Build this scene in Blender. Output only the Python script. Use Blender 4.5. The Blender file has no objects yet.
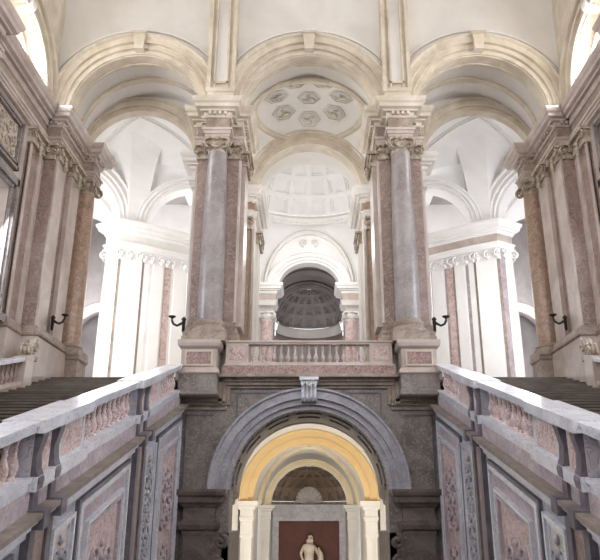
import bpy, math, random
from math import sin, cos, pi, radians, sqrt, atan2
random.seed(7)
sc = bpy.context.scene
COL = sc.collection

# ------------------------------------------------------------------ materials
def srgb(r, g, b):
    f = lambda c: ((c/255.0)/12.92 if c/255.0 <= .04045 else ((c/255.0+.055)/1.055)**2.4)
    return (f(r), f(g), f(b), 1)

def marble(name, a, b, vein=None, scale=1.2, rough=.45, bump=.06, contrast=(.35, .65), vw=.05, dirt=.0):
    m = bpy.data.materials.new(name); m.use_nodes = True
    nt = m.node_tree; N = nt.nodes; L = nt.links
    bs = N['Principled BSDF']; bs.inputs['Roughness'].default_value = rough
    tc = N.new('ShaderNodeTexCoord')
    n1 = N.new('ShaderNodeTexNoise'); n1.inputs['Scale'].default_value = scale
    n1.inputs['Detail'].default_value = 7; n1.inputs['Roughness'].default_value = .62
    n1.inputs['Distortion'].default_value = .7
    L.new(tc.outputs['Object'], n1.inputs['Vector'])
    r = N.new('ShaderNodeValToRGB')
    r.color_ramp.elements[0].position = contrast[0]; r.color_ramp.elements[0].color = a
    r.color_ramp.elements[1].position = contrast[1]; r.color_ramp.elements[1].color = b
    L.new(n1.outputs['Fac'], r.inputs['Fac'])
    out = r.outputs['Color']
    if vein:
        n2 = N.new('ShaderNodeTexNoise'); n2.inputs['Scale'].default_value = scale*2.1
        n2.inputs['Detail'].default_value = 5; n2.inputs['Distortion'].default_value = 1.6
        L.new(tc.outputs['Object'], n2.inputs['Vector'])
        s = N.new('ShaderNodeMath'); s.operation = 'SUBTRACT'; s.inputs[1].default_value = .5
        L.new(n2.outputs['Fac'], s.inputs[0])
        ab = N.new('ShaderNodeMath'); ab.operation = 'ABSOLUTE'; L.new(s.outputs[0], ab.inputs[0])
        mr = N.new('ShaderNodeMapRange'); mr.inputs['From Min'].default_value = 0
        mr.inputs['From Max'].default_value = vw; mr.inputs['To Min'].default_value = 1; mr.inputs['To Max'].default_value = 0
        L.new(ab.outputs[0], mr.inputs['Value'])
        mx = N.new('ShaderNodeMix'); mx.data_type = 'RGBA'
        L.new(mr.outputs[0], mx.inputs[0]); L.new(out, mx.inputs[6]); mx.inputs[7].default_value = vein
        out = mx.outputs[2]
    L.new(out, bs.inputs['Base Color'])
    if bump:
        bp = N.new('ShaderNodeBump'); bp.inputs['Strength'].default_value = bump; bp.inputs['Distance'].default_value = .05
        n3 = N.new('ShaderNodeTexNoise'); n3.inputs['Scale'].default_value = 14; n3.inputs['Detail'].default_value = 4
        L.new(tc.outputs['Object'], n3.inputs['Vector'])
        L.new(n3.outputs['Fac'], bp.inputs['Height']); L.new(bp.outputs[0], bs.inputs['Normal'])
    return m

M = {}
M['cream'] = marble('cream_stone', srgb(190, 178, 158), srgb(222, 211, 194), scale=.9, rough=.6, bump=.1)
M['plaster'] = marble('pale_plaster', srgb(214, 209, 203), srgb(226, 222, 216), scale=.4, rough=.8, bump=.03)
M['white'] = marble('white_plaster', srgb(232, 230, 228), srgb(243, 241, 239), scale=.4, rough=.8, bump=.03)
M['offwhite'] = marble('off_white_plaster', srgb(222, 218, 212), srgb(236, 233, 228), scale=.4, rough=.8, bump=.03)
M['grey_shaft'] = marble('grey_blue_marble', srgb(128, 119, 117), srgb(160, 151, 148), srgb(168, 160, 158), scale=1.3, rough=.36, vw=.014)
M['mauve'] = marble('mauve_marble', srgb(128, 106, 98), srgb(160, 138, 129), srgb(178, 160, 151), scale=1.5, rough=.42, vw=.03)
M['palepink'] = marble('pale_pink_marble', srgb(172, 156, 147), srgb(202, 189, 180), scale=1.0, rough=.35)
M['brownstone'] = marble('brown_stone', srgb(132, 117, 106), srgb(174, 158, 144), srgb(122, 106, 96), scale=1.4, rough=.5, vw=.03)
M['column_tan'] = marble('tan_breccia', srgb(144, 116, 98), srgb(178, 150, 130), srgb(192, 170, 152), scale=2.2, rough=.28, vw=.04)
M['pink'] = marble('pink_breccia', srgb(172, 138, 130), srgb(204, 180, 174), srgb(222, 210, 206), scale=3.2, rough=.5, vw=.06, contrast=(.4, .6))
M['red'] = marble('red_breccia', srgb(118, 82, 76), srgb(150, 116, 108), srgb(186, 166, 158), scale=5, rough=.3, vw=.05, contrast=(.4, .6))
M['greywall'] = marble('grey_wall_marble', srgb(104, 96, 92), srgb(144, 134, 129), srgb(166, 156, 150), scale=1.6, rough=.4, vw=.03)
M['blue_grey'] = marble('blue_grey_marble', srgb(156, 154, 162), srgb(186, 184, 190), srgb(138, 136, 144), scale=2.0, rough=.5, vw=.03)
M['lightrail'] = marble('light_rail_marble', srgb(196, 197, 204), srgb(224, 225, 231), srgb(178, 179, 190), scale=1.6, rough=.22, vw=.02)
M['ledge'] = marble('dusty_ledge', srgb(120, 108, 100), srgb(150, 138, 130), scale=2.5, rough=.7)
M['darkstrip'] = marble('dark_grey_marble', srgb(84, 80, 88), srgb(116, 110, 118), scale=3, rough=.4)
M['darkpier'] = marble('dark_brown_grey_stone', srgb(84, 74, 72), srgb(116, 104, 100), srgb(132, 120, 114), scale=1.8, rough=.45, vw=.02)
M['step'] = marble('worn_step_stone', srgb(104, 98, 94), srgb(140, 132, 124), scale=1.4, rough=.45)
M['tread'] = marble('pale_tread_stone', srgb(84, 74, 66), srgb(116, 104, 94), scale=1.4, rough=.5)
M['riser'] = marble('shaded_riser_stone', srgb(38, 33, 30), srgb(58, 50, 45), scale=1.4, rough=.6)  # shade on the risers is put into this dark colour
M['ochre'] = marble('ochre_plaster', srgb(226, 194, 140), srgb(234, 206, 156), scale=.7, rough=.7)
M['cream2'] = marble('warm_cream_plaster', srgb(226, 208, 172), srgb(238, 224, 196), scale=.7, rough=.7)
M['shade'] = marble('shaded_grey_plaster', srgb(150, 144, 142), srgb(176, 170, 168), scale=.5, rough=.8)  # plaster greyed for the far rooms, their shade put into the colour
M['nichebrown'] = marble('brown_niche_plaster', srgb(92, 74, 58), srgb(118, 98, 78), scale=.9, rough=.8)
M['maroon'] = marble('maroon_panel', srgb(76, 34, 22), srgb(96, 46, 32), scale=.9, rough=.6)
M['gilt'] = marble('aged_gilt_stone', srgb(142, 125, 108), srgb(200, 187, 170), scale=5, rough=.5)
M['statue'] = marble('statue_marble', srgb(196, 182, 164), srgb(222, 212, 198), scale=2, rough=.4)
M['iron'] = marble('black_iron', srgb(22, 20, 20), srgb(38, 34, 32), scale=6, rough=.45)
M['relief'] = marble('relief_marble', srgb(160, 146, 150), srgb(198, 184, 186), srgb(142, 132, 140), scale=2.4, rough=.5, vw=.03)
M['glass'] = bpy.data.materials.new('window_glass'); M['glass'].use_nodes = True
_b = M['glass'].node_tree.nodes['Principled BSDF']
_b.inputs['Transmission Weight'].default_value = 1; _b.inputs['Roughness'].default_value = .02; _b.inputs['IOR'].default_value = 1.02
_b.inputs['Base Color'].default_value = (.97, .98, 1, 1)

# ------------------------------------------------------------------ mesh builder
class MB:
    def __init__(s): s.v = []; s.f = []; s.sm = []; s.ck = []
    def add(s, vs, fs, smooth=False):
        o = len(s.v); s.v += [tuple(p) for p in vs]; s.ck.append((list(vs), list(fs), smooth))
        s.f += [tuple(i+o for i in f) for f in fs]; s.sm += [smooth]*len(fs)
        return s
    def box(s, x0, x1, y0, y1, z0, z1):
        if x0 > x1: x0, x1 = x1, x0
        if y0 > y1: y0, y1 = y1, y0
        if z0 > z1: z0, z1 = z1, z0
        return s.add([(x0,y0,z0),(x1,y0,z0),(x1,y1,z0),(x0,y1,z0),(x0,y0,z1),(x1,y0,z1),(x1,y1,z1),(x0,y1,z1)],
              [(0,3,2,1),(4,5,6,7),(0,1,5,4),(1,2,6,5),(2,3,7,6),(3,0,4,7)])
    def slab(s, x0, x1, poly):                      # polygon in (y,z) extruded along x
        n = len(poly)
        return s.add([(x0, y, z) for y, z in poly]+[(x1, y, z) for y, z in poly],
              [tuple(range(n)), tuple(range(2*n-1, n-1, -1))]+[(i, (i+1) % n, n+(i+1) % n, n+i) for i in range(n)])
    def prism(s, poly, z0, z1):                     # plan polygon (x,y) extruded up
        n = len(poly)
        return s.add([(x, y, z0) for x, y in poly]+[(x, y, z1) for x, y in poly],
              [tuple(range(n-1, -1, -1)), tuple(range(n, 2*n))]+[(i, (i+1) % n, n+(i+1) % n, n+i) for i in range(n)])
    def lathe(s, prof, cx, cy, cz=0, segs=24, a0=0, a1=2*pi, sx=1, sy=1, cap=True):
        full = abs(a1-a0-2*pi) < 1e-6; m = segs if full else segs+1
        vs = []
        for r, z in prof:
            for k in range(m):
                a = a0+(a1-a0)*k/segs
                vs.append((cx+r*cos(a)*sx, cy+r*sin(a)*sy, cz+z))
        fs = []
        for i in range(len(prof)-1):
            for k in range(segs):
                k2 = (k+1) % m
                fs.append((i*m+k, i*m+k2, (i+1)*m+k2, (i+1)*m+k))
        s.add(vs, fs, True)
        if full and cap:
            if prof[0][0] > 1e-4: s.add([vs[k] for k in range(m)], [tuple(range(m-1, -1, -1))])
            if prof[-1][0] > 1e-4: s.add([vs[(len(prof)-1)*m+k] for k in range(m)], [tuple(range(m))])
        return s
    def sweep(s, path, prof, closed=True):          # path plan polygon CCW, prof [(out, z)] bottom to top
        n = len(path); rows = []
        for i in range(n):
            p = path[i]; pv = path[i-1] if (closed or i > 0) else None
            nx = path[(i+1) % n] if (closed or i < n-1) else None
            def nor(a, b):
                dx, dy = b[0]-a[0], b[1]-a[1]; l = math.hypot(dx, dy); return (dy/l, -dx/l)
            if pv is None: m = nor(p, nx)
            elif nx is None: m = nor(pv, p)
            else:
                a, b = nor(pv, p), nor(p, nx); k = 1+a[0]*b[0]+a[1]*b[1]
                m = ((a[0]+b[0])/max(k, .2), (a[1]+b[1])/max(k, .2))
            rows.append([(p[0]+m[0]*o, p[1]+m[1]*o, z) for o, z in prof])
        q = len(prof); vs = [v for r in rows for v in r]; fs = []
        for i in range(n if closed else n-1):
            j = (i+1) % n
            for k in range(q-1): fs.append((i*q+k, j*q+k, j*q+k+1, i*q+k+1))
        if closed:
            fs.append(tuple(i*q for i in range(n-1, -1, -1))); fs.append(tuple(i*q+q-1 for i in range(n)))
        else:
            fs.append(tuple(range(q-1, -1, -1))); fs.append(tuple((n-1)*q+k for k in range(q)))
        return s.add(vs, fs)
    def arch(s, O, ang, zs, prof, segs=40, el=1.0, a0=0, a1=pi):
        # closed ring profile [(radius, depth)] swept round an arch; O plan centre, ang plan direction of the span
        ux, uy = cos(ang), sin(ang); wx, wy = -uy, ux
        q = len(prof); vs = []; fs = []
        for k in range(segs+1):
            t = a0+(a1-a0)*k/segs
            for r, w in prof:
                vs.append((O[0]+ux*r*cos(t)+wx*w, O[1]+uy*r*cos(t)+wy*w, zs+r*sin(t)*el))
        for k in range(segs):
            for i in range(q):
                j = (i+1) % q; fs.append((k*q+i, k*q+j, (k+1)*q+j, (k+1)*q+i))
        fs.append(tuple(range(q))); fs.append(tuple(segs*q+i for i in range(q-1, -1, -1)))
        return s.add(vs, fs)
    def archwall(s, O, ang, u0, u1, zb, zt, r, zs, w0, w1, uc=0, el=1.0, segs=40, zo=None):
        # wall in local frame with a round-headed opening of half width r; zo = sill height (None: to the base)
        ux, uy = cos(ang), sin(ang); wx, wy = -uy, ux
        P = lambda u, w, z: (O[0]+ux*u+wx*w, O[1]+uy*u+wy*w, z)
        def blk(a, b, c, d):
            if b-a < 1e-6 or d-c < 1e-6: return
            s.add([P(a,w0,c),P(b,w0,c),P(b,w1,c),P(a,w1,c),P(a,w0,d),P(b,w0,d),P(b,w1,d),P(a,w1,d)],
                [(0,3,2,1),(4,5,6,7),(0,1,5,4),(1,2,6,5),(2,3,7,6),(3,0,4,7)])
        blk(u0, uc-r, zb, zt); blk(uc+r, u1, zb, zt)
        if zo is not None: blk(uc-r, uc+r, zb, zo)
        vs = []; fs = []
        for k in range(segs+1):
            t = pi-pi*k/segs; u = uc+r*cos(t); z = zs+r*sin(t)*el
            vs += [P(u,w0,z), P(u,w0,zt), P(u,w1,zt), P(u,w1,z)]
        for k in range(segs):
            a = 4*k; b = a+4
            fs += [(a,b,b+1,a+1), (a+1,b+1,b+2,a+2), (a+2,b+2,b+3,a+3), (a+3,b+3,b,a)]
        return s.add(vs, fs)
    def tube(s, pts, rad, segs=8):
        rads = rad if isinstance(rad, (list, tuple)) else [rad]*len(pts)
        vs = []; n = len(pts); up0 = None
        for i, p in enumerate(pts):
            a = pts[max(i-1, 0)]; b = pts[min(i+1, n-1)]
            d = [b[k]-a[k] for k in range(3)]; l = sqrt(sum(c*c for c in d)) or 1; d = [c/l for c in d]
            h = up0 or ((0, 0, 1) if abs(d[2]) < .9 else (1, 0, 0))
            dt = sum(h[k]*d[k] for k in range(3)); h = [h[k]-dt*d[k] for k in range(3)]
            l = sqrt(sum(c*c for c in h)) or 1; h = [c/l for c in h]; up0 = tuple(h)
            g = [d[1]*h[2]-d[2]*h[1], d[2]*h[0]-d[0]*h[2], d[0]*h[1]-d[1]*h[0]]
            for k in range(segs):
                t = 2*pi*k/segs
                vs.append(tuple(p[c]+rads[i]*(cos(t)*h[c]+sin(t)*g[c]) for c in range(3)))
        fs = [(i*segs+k, i*segs+(k+1) % segs, (i+1)*segs+(k+1) % segs, (i+1)*segs+k) for i in range(n-1) for k in range(segs)]
        fs += [tuple(range(segs-1, -1, -1)), tuple((n-1)*segs+k for k in range(segs))]
        return s.add(vs, fs, True)
    def build(s, name, mat, parent=None, smooth=False):
        me = bpy.data.meshes.new(name); me.from_pydata(s.v, [], s.f); me.validate()
        me.materials.append(M[mat])
        if len(me.polygons) == len(s.sm):
            me.polygons.foreach_set('use_smooth', s.sm)
        me.update()
        import bmesh
        b = bmesh.new(); b.from_mesh(me); bmesh.ops.recalc_face_normals(b, faces=b.faces[:]); b.to_mesh(me); b.free()
        o = bpy.data.objects.new(name, me); COL.objects.link(o)
        if parent is not None:
            o.parent = parent; l = [0, 0, 0]; pp_ = parent
            while pp_ is not None:
                l = [l[i]+pp_.location[i] for i in range(3)]; pp_ = pp_.parent
            me.transform(__import__('mathutils').Matrix.Translation((-l[0], -l[1], -l[2])))
        return o

def each(mb, name, mat, parent):      # every separate piece as a part of its own
    for vs, fs, sm in mb.ck:
        o = MB().add(vs, fs, sm).build(name, mat, parent)
def thing(name, label, cat, loc=(0, 0, 0), group=None):
    o = bpy.data.objects.new(name, None); COL.objects.link(o); o.location = loc
    o['label'] = label; o['category'] = cat
    if group: o['group'] = group
    return o
def tag(o, label, cat, group=None):
    o['label'] = label; o['category'] = cat
    if group: o['group'] = group
    return o
def struct(o, label=None):
    o['kind'] = 'structure'
    if label: o['label'] = label
    return o
def dup(root, delta, label=None, group=None):
    r = root.copy(); COL.objects.link(r); r.location = tuple(root.location[i]+delta[i] for i in range(3))
    if label: r['label'] = label
    if group: r['group'] = group
    for ch in list(root.children):
        c = ch.copy(); COL.objects.link(c); c.parent = r
        for g in ch.children:
            d = g.copy(); COL.objects.link(d); d.parent = c
    return r

SIDE = {-1: 'left', 1: 'right'}
# ------------------------------------------------------------------ key measures (metres; the camera's eye is the origin)
F = 22.0          # plane of the arcade
ZF = 4.47         # upper floor
ZI = 14.0         # impost, top of the entablature
def mx(poly, s):  # mirror a plan polygon and keep it counter-clockwise
    return poly if s > 0 else [(-x, y) for x, y in reversed(poly)]

ENT_LOW = [(-.1, 12.62), (.02, 12.62), (.02, 12.72), (.06, 12.72), (.06, 12.84), (.1, 12.84), (.12, 12.92), (.0, 12.92), (-.1, 12.92)]
FRIEZE = [(-.1, 12.92), (.0, 12.92), (.0, 13.36), (-.1, 13.36)]
CORN = [(-.1, 13.36), (.04, 13.36), (.08, 13.42), (.08, 13.54), (.2, 13.54), (.22, 13.6), (.34, 13.64), (.36, 13.76), (.42, 13.82), (.46, 13.92), (.46, 14.0), (-.1, 14.0)]
def dentils(mb, path, out, z0, z1, w=.09, gap=.09, d=.11):
    n = len(path)
    for i in range(n):
        a, b = path[i], path[(i+1) % n]
        dx, dy = b[0]-a[0], b[1]-a[1]; l = math.hypot(dx, dy)
        if l < .3: continue
        dx /= l; dy /= l; nx, ny = dy, -dx
        k = int((l-.05)/(w+gap)); st = (l-k*(w+gap)+gap)/2
        for j in range(k):
            t = st+j*(w+gap)
            p = [(a[0]+dx*t+nx*out, a[1]+dy*t+ny*out), (a[0]+dx*(t+w)+nx*out, a[1]+dy*(t+w)+ny*out)]
            q = [(x+nx*d, y+ny*d) for x, y in p]
            mb.prism([p[0], q[0], q[1], p[1]], z0, z1)
def entablature(path, label, mats=('brownstone', 'brownstone', 'cream'), loc=None, group=None, dz=0, dent=True):
    cx = sum(p[0] for p in path)/len(path); cy = sum(p[1] for p in path)/len(path)
    t = thing('entablature', label, 'entablature', (cx, cy, 12.62+dz), group)
    sh = lambda pr: [(o, z+dz) for o, z in pr]
    MB().sweep(path, sh(ENT_LOW)).build('architrave', mats[0], t)
    MB().sweep(path, sh(FRIEZE)).build('frieze', mats[1], t)
    MB().sweep(path, sh(CORN)).build('cornice', mats[2], t)
    if dent:
        m = MB(); dentils(m, path, .08, 13.43+dz, 13.53+dz); each(m, 'dentil', mats[2], t)
    return t

def spiral(c, R, nx, ny, turns=1.8, n=40, h0=pi/2, flip=1):
    # volute line in the vertical plane whose horizontal axis is (nx,ny)
    pts = []
    for i in range(n+1):
        f = i/n; r = R*(1-f)**1.1+.02*R; a = h0+flip*f*turns*2*pi
        pts.append((c[0]+nx*r*cos(a), c[1]+ny*r*cos(a), c[2]+r*sin(a)))
    return pts
def capital(mb, cx, cy, z0, h, r):
    # composite/ionic capital of a round column, volutes turned out on the diagonals
    mb.lathe([(r, 0), (r*1.06, .03), (r*1.0, .06), (r*1.0, h*.3), (r*1.22, h*.42), (r*1.25, h*.55), (r*1.1, h*.66), (r*1.1, h*.86)], cx, cy, z0, 28)
    a = r*1.42
    pts = []
    for k in range(4):                                   # abacus with hollowed sides
        t0 = pi/4+k*pi/2
        for j, f in enumerate((0, .25, .5, .75)):
            t = t0+f*pi/2
            rr = a*1.22 if j == 0 else (a*.95 if j in (1, 3) else a*.82)
            pts.append((cx+rr*cos(t), cy+rr*sin(t)))
    mb.prism(pts, z0+h*.82, z0+h)
    for k in range(4):
        t = pi/4+k*pi/2; nx, ny = cos(t), sin(t)
        c = (cx+nx*r*1.45, cy+ny*r*1.45, z0+h*.48)
        for off in (-.05, .05):
            o = (c[0]-ny*off, c[1]+nx*off, c[2])
            mb.tube(spiral(o, h*.35, nx, ny, 1.7, 30, pi/2, -1), [.04-.018*i/30 for i in range(31)], 6)
    for k in range(4):                                   # rosette and hanging garland
        t = k*pi/2; nx, ny = cos(t), sin(t)
        mb.lathe([(0, -.09), (.09, -.05), (.11, 0), (.09, .05), (0, .09)], cx+nx*r*1.22, cy+ny*r*1.22, z0+h*.88, 10)
        g = [(cx+(nx*1.28)*r-ny*u*r*.8, cy+(ny*1.28)*r+nx*u*r*.8, z0+h*.5-(1-u*u)*h*.28) for u in (-1, -.6, -.2, .2, .6, 1)]
        mb.tube(g, [.015, .03, .045, .045, .03, .015], 7)
def flatcapital(mb, x0, x1, y0, y1, z0, h, face, wid=None):
    # capital of a pilaster on the given face: 'y-' (towards the camera), 'x+' or 'x-'
    e = .1
    if face == 'y-':
        mb.box(x0-.02, x1+.02, y0-.06, y1, z0+.04, z0+h*.8); mb.box(x0-e, x1+e, y0-.2, y1, z0+h*.82, z0+h)
        mb.box(x0-.04, x1+.04, y0-.08, y1, z0-.02, z0+.05)
        for sx, xx in ((-1, x0), (1, x1)):
            for off in (.04, .14):
                mb.tube(spiral((xx, y0-off, z0+h*.5), h*.26, sx, 0, 1.6, 26, pi/2, -1), [.034-.016*i/26 for i in range(27)], 6)
            mb.lathe([(0, -.05), (.05, 0), (0, .05)], xx, y0-.15, z0+h*.5, 8)
        xm = (x0+x1)/2
        mb.tube([(x0+.12, y0-.1, z0+h*.55), (xm, y0-.14, z0+h*.38), (x1-.12, y0-.1, z0+h*.55)], [.02, .04, .02], 6)
        mb.lathe([(0, -.09), (.1, 0), (0, .09)], xm, y0-.18, z0+h*.88, 8)
    else:
        sg = 1 if face == 'x+' else -1
        fx = x1 if sg > 0 else x0; bx = x0 if sg > 0 else x1
        mb.box(bx, fx+sg*.06, y0-.02, y1+.02, z0+.04, z0+h*.8); mb.box(bx, fx+sg*.2, y0-e, y1+e, z0+h*.82, z0+h)
        mb.box(bx, fx+sg*.08, y0-.04, y1+.04, z0-.02, z0+.05)
        for sy, yy in ((-1, y0), (1, y1)):
            for off in (.04, .14):
                mb.tube(spiral((fx+sg*off, yy, z0+h*.5), h*.26, 0, sy, 1.6, 26, pi/2, -1), [.034-.016*i/26 for i in range(27)], 6)
        ym = (y0+y1)/2
        mb.tube([(fx+sg*.1, y0+.12, z0+h*.55), (fx+sg*.14, ym, z0+h*.36), (fx+sg*.1, y1-.12, z0+h*.55)], [.02, .04, .02], 6)
        for k in range(4): mb.lathe([(0, -.09), (.09, 0), (0, .09)], fx+sg*.12, ym, z0+h*.3-.13*k, 8)

def column(X, Y, zb, zs0, zs1, r0, r1, label, shaftmat, basemat='brownstone', capmat='gilt', caph=.57, group=None, plinth=True):
    t = thing('column', label, 'column', (X, Y, zb), group)
    H = zs0-zb
    b = MB()
    b.box(X-r0*1.42, X+r0*1.42, Y-r0*1.42, Y+r0*1.42, zb, zb+H*.42)
    b.build('plinth', basemat, t)
    MB().lathe([(r0*1.38, 0), (r0*1.42, H*.08), (r0*1.38, H*.17), (r0*1.2, H*.2), (r0*1.16, H*.28), (r0*1.22, H*.33), (r0*1.26, H*.39), (r0*1.22, H*.46), (r0*1.08, H*.5), (r0*1.02, H*.58)], X, Y, zb+H*.42, 32).build('base', basemat, t)
    hs = zs1-zs0
    MB().lathe([(r0*(1-0)+0, 0), (r0*.998, hs*.33)]+[(r0-(r0-r1)*((f-.33)/.67)**1.4, hs*f) for f in (.45, .57, .69, .81, .92, 1.0)], X, Y, zs0, 36).build('shaft', shaftmat, t)
    c = MB(); capital(c, X, Y, zs1, caph, r1); c.build('capital', capmat, t)
    return t

# ------------------------------------------------------------------ FRONT PIERS (two)
for s in (-1, 1):
    sd = SIDE[s]
    # pier core
    t = thing('pier', f'tall mauve and grey marble pier {sd} of the central balcony, with pale edges', 'pier', (s*3.225, 22.9, 4.5))
    MB().box(s*2.5, s*3.98, 22.02, 24.1, 5.2, 12.62).build('core', 'mauve', t)
    p = MB()
    for x0, x1 in ((2.42, 2.5),):
        p.box(s*x0, s*x1, 21.98, 22.12, 6.0, 12.0)
    each(p, 'edge_strip', 'palepink', t)
    MB().box(s*2.3, s*2.5, 22.5, 23.6, 6.0, 12.05).build('side_pilaster', 'palepink', t)
    MB().box(s*3.98, s*4.12, 22.5, 23.6, 6.0, 12.05).build('side_pilaster', 'palepink', t)
    MB().sweep(mx([(2.5, 22.02), (3.98, 22.02), (3.98, 24.1), (2.5, 24.1)], s), [(.18, 5.2), (.18, 5.5), (.14, 5.55), (.16, 5.65), (.08, 5.72), (.1, 5.85), (.0, 5.95), (-.05, 5.95)]).build('base_moulding', 'brownstone', t)
    for a, b in ((2.5, 2.84), (3.64, 3.98)):
        x0, x1 = sorted((s*a, s*b)); c = MB(); flatcapital(c, x0, x1, 21.98, 22.1, 12.05, .57, 'y-'); c.build('capital', 'gilt', t)
    x0, x1 = sorted((s*2.3, s*2.5)); c = MB(); flatcapital(c, x0, x1, 22.5, 23.6, 12.05, .57, 'x-' if s > 0 else 'x+')
    c.build('capital', 'gilt', t)
    MB().box(s*2.62, s*3.9, 22.1, 24.0, 3.4, 5.2).build('foundation', 'greywall', t)
    column(s*3.235, 21.72, 5.2, 6.0, 12.05, .41, .335, f'polished grey-blue marble column standing in front of the {sd} pier', 'grey_shaft')
    path = mx([(2.45, 22.0), (2.82, 22.0), (2.82, 21.36), (3.65, 21.36), (3.65, 22.0), (4.03, 22.0), (4.03, 24.1), (2.45, 24.1)], s)
    entablature(path, f'cream and brown entablature block with dentils crowning the {sd} grey column', ('palepink', 'brownstone', 'cream'))
    # impost block above
    b = MB().sweep(mx([(2.5, 21.75), (3.98, 21.75), (3.98, 24.1), (2.5, 24.1)], s), [(-.1, 14.0), (.06, 14.0), (.06, 14.16), (-.1, 14.16)])
    b.sweep(mx([(2.76, 21.66), (3.72, 21.66), (3.72, 22.1), (2.76, 22.1)], s), [(-.05, 14.16), (.04, 14.16), (.04, 14.26), (.0, 14.3), (.0, 14.62), (.05, 14.66), (.05, 14.8), (-.05, 14.8)])
    tag(b.build('impost_block', 'cream'), f'cream block on the entablature of the {sd} pier, under the tall ribs', 'block')
    # vertical panelled rib
    t = thing('wall_rib', f'tall panelled cream rib rising to the vault above the {sd} pier', 'rib', (s*3.24, 21.85, 14.8))
    r = MB(); r.box(s*2.7, s*3.78, 21.72, 22.1, 14.8, 23); r.build('backing', 'cream', t)
    r = MB()
    for a, b_ in ((2.72, 2.86), (3.62, 3.76), (2.98, 3.04), (3.44, 3.5)): r.box(s*a, s*b_, 21.62, 21.74, 14.8, 23)
    r.box(s*2.98, s*3.5, 21.62, 21.74, 15.0, 15.08)
    each(r, 'moulding', 'cream', t)
    MB().box(s*3.05, s*3.43, 21.7, 21.73, 15.08, 23).build('panel', 'plaster', t)
    # pedestal
    t = thing('pedestal', f'stone pedestal with red breccia panel under the {sd} grey column', 'pedestal', (s*3.4, 21.7, 3.4))
    P = mx([(2.88, 21.12), (3.98, 21.12), (3.98, 22.1), (2.88, 22.1)], s)
    MB().sweep(P, [(.04, 3.46), (.08, 3.5), (.08, 3.62), (.04, 3.66), (.04, 4.12), (-.05, 4.12)]).build('lower_block', 'greywall', t)
    MB().sweep(P, [(-.05, 4.12), (.06, 4.12), (.1, 4.16), (.06, 4.3), (.0, 4.34), (.0, 4.92), (.06, 4.96), (.1, 5.0), (.12, 5.1), (.12, 5.2), (-.05, 5.2)]).build('dado', 'palepink', t)
    fr = MB(); 
    fr.box(s*3.0, s*3.86, 21.07, 21.13, 4.82, 4.88); fr.box(s*3.0, s*3.86, 21.07, 21.13, 4.38, 4.43)
    fr.box(s*3.0, s*3.05, 21.07, 21.13, 4.43, 4.82); fr.box(s*3.81, s*3.86, 21.07, 21.13, 4.43, 4.82)
    each(fr, 'frame', 'cream', t)
    MB().box(s*3.05, s*3.81, 21.09, 21.13, 4.43, 4.82).build('red_panel', 'red', t)

# ------------------------------------------------------------------ ARCADE ARCHES
def archivolt(mb, O, ang, zs, r, rout, w0, w1, steps=3, el=1.0, segs=44):
    # stepped archivolt: fascias step forward as they go out; w0 front, w1 back
    n = steps; prof = [(r, w1), (r, w0)]
    for i in range(1, n+1):
        rr = r+(rout-r)*i/n*.86
        prof.append((rr-.05, w0-.1*(i-1)))
        if i < n: prof += [(rr-.05, w0-.1*i-.04), (rr, w0-.1*i-.04), (rr, w0-.1*i)]
        else: prof.append((rr, w0-.1*(i-1)))
    e = w0-.1*(n-1)
    prof += [(rout-.1, e-.02), (rout-.06, e-.1), (rout, e-.1), (rout, w1)]
    mb.arch(O, ang, zs, prof, segs, el)
def keystone(t, X, z0, z1, w, y0, y1, mat='cream'):
    m = MB(); a = w*.7; m.add([(X-a/2,y0,z0),(X+a/2,y0,z0),(X+a/2,y1,z0),(X-a/2,y1,z0),(X-w/2,y0-.05,z1),(X+w/2,y0-.05,z1),(X+w/2,y1,z1),(X-w/2,y1,z1)],
          [(0,3,2,1),(4,5,6,7),(0,1,5,4),(1,2,6,5),(2,3,7,6),(3,0,4,7)])
    m.box(X-w/2-.05, X+w/2+.05, y0-.12, y1, z1-.1, z1)
    m.build('keystone', mat, t)
def big_arch(X, r, label, rout=3.25):
    t = thing('arch', label, 'arch', (X, F, 14.1))
    m = MB(); archivolt(m, (X, F), 0, 14.1, r, r+.73, 0, .75, 3); m.build('archivolt', 'cream', t)
    m = MB(); m.arch((X, F), 0, 14.1, [(r+.28, .75), (r+.62, .75), (r+.62, 2.1), (r+.28, 2.1)]); m.build('soffit', 'plaster', t)
    m = MB(); m.arch((X, F), 0, 14.1, [(r+.2, 1.85), (r+.3, 1.85), (r+.3, 2.12), (r+.2, 2.12)]); m.build('soffit_moulding', 'cream', t)
    m = MB()
    for w in (.12, .62): m.arch((X, F), 0, 14.1, [(r-.03, w-.04), (r+.03, w-.04), (r+.03, w+.04), (r-.03, w+.04)])
    each(m, 'soffit_bead', 'cream', t)
    keystone(t, X, 14.1+r+.03, 14.1+r+.75, .46, F-.3, F+.2)
    # outer label moulding of the wall panel
    m = MB(); m.arch((X, F), 0, 14.1, [(r+1.0, -.06), (r+1.07, -.06), (r+1.07, .06), (r+1.0, .06)], a0=.42, a1=pi-.42); m.build('panel_moulding', 'offwhite', t)
    return t
big_arch(0, 2.45, 'central cream arch with keystone over the balcony opening')
big_arch(-6.4, 2.45, 'large cream arch over the left ramp, springing from the left pier')
big_arch(6.4, 2.45, 'large cream arch over the right ramp, springing from the right pier')

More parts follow.
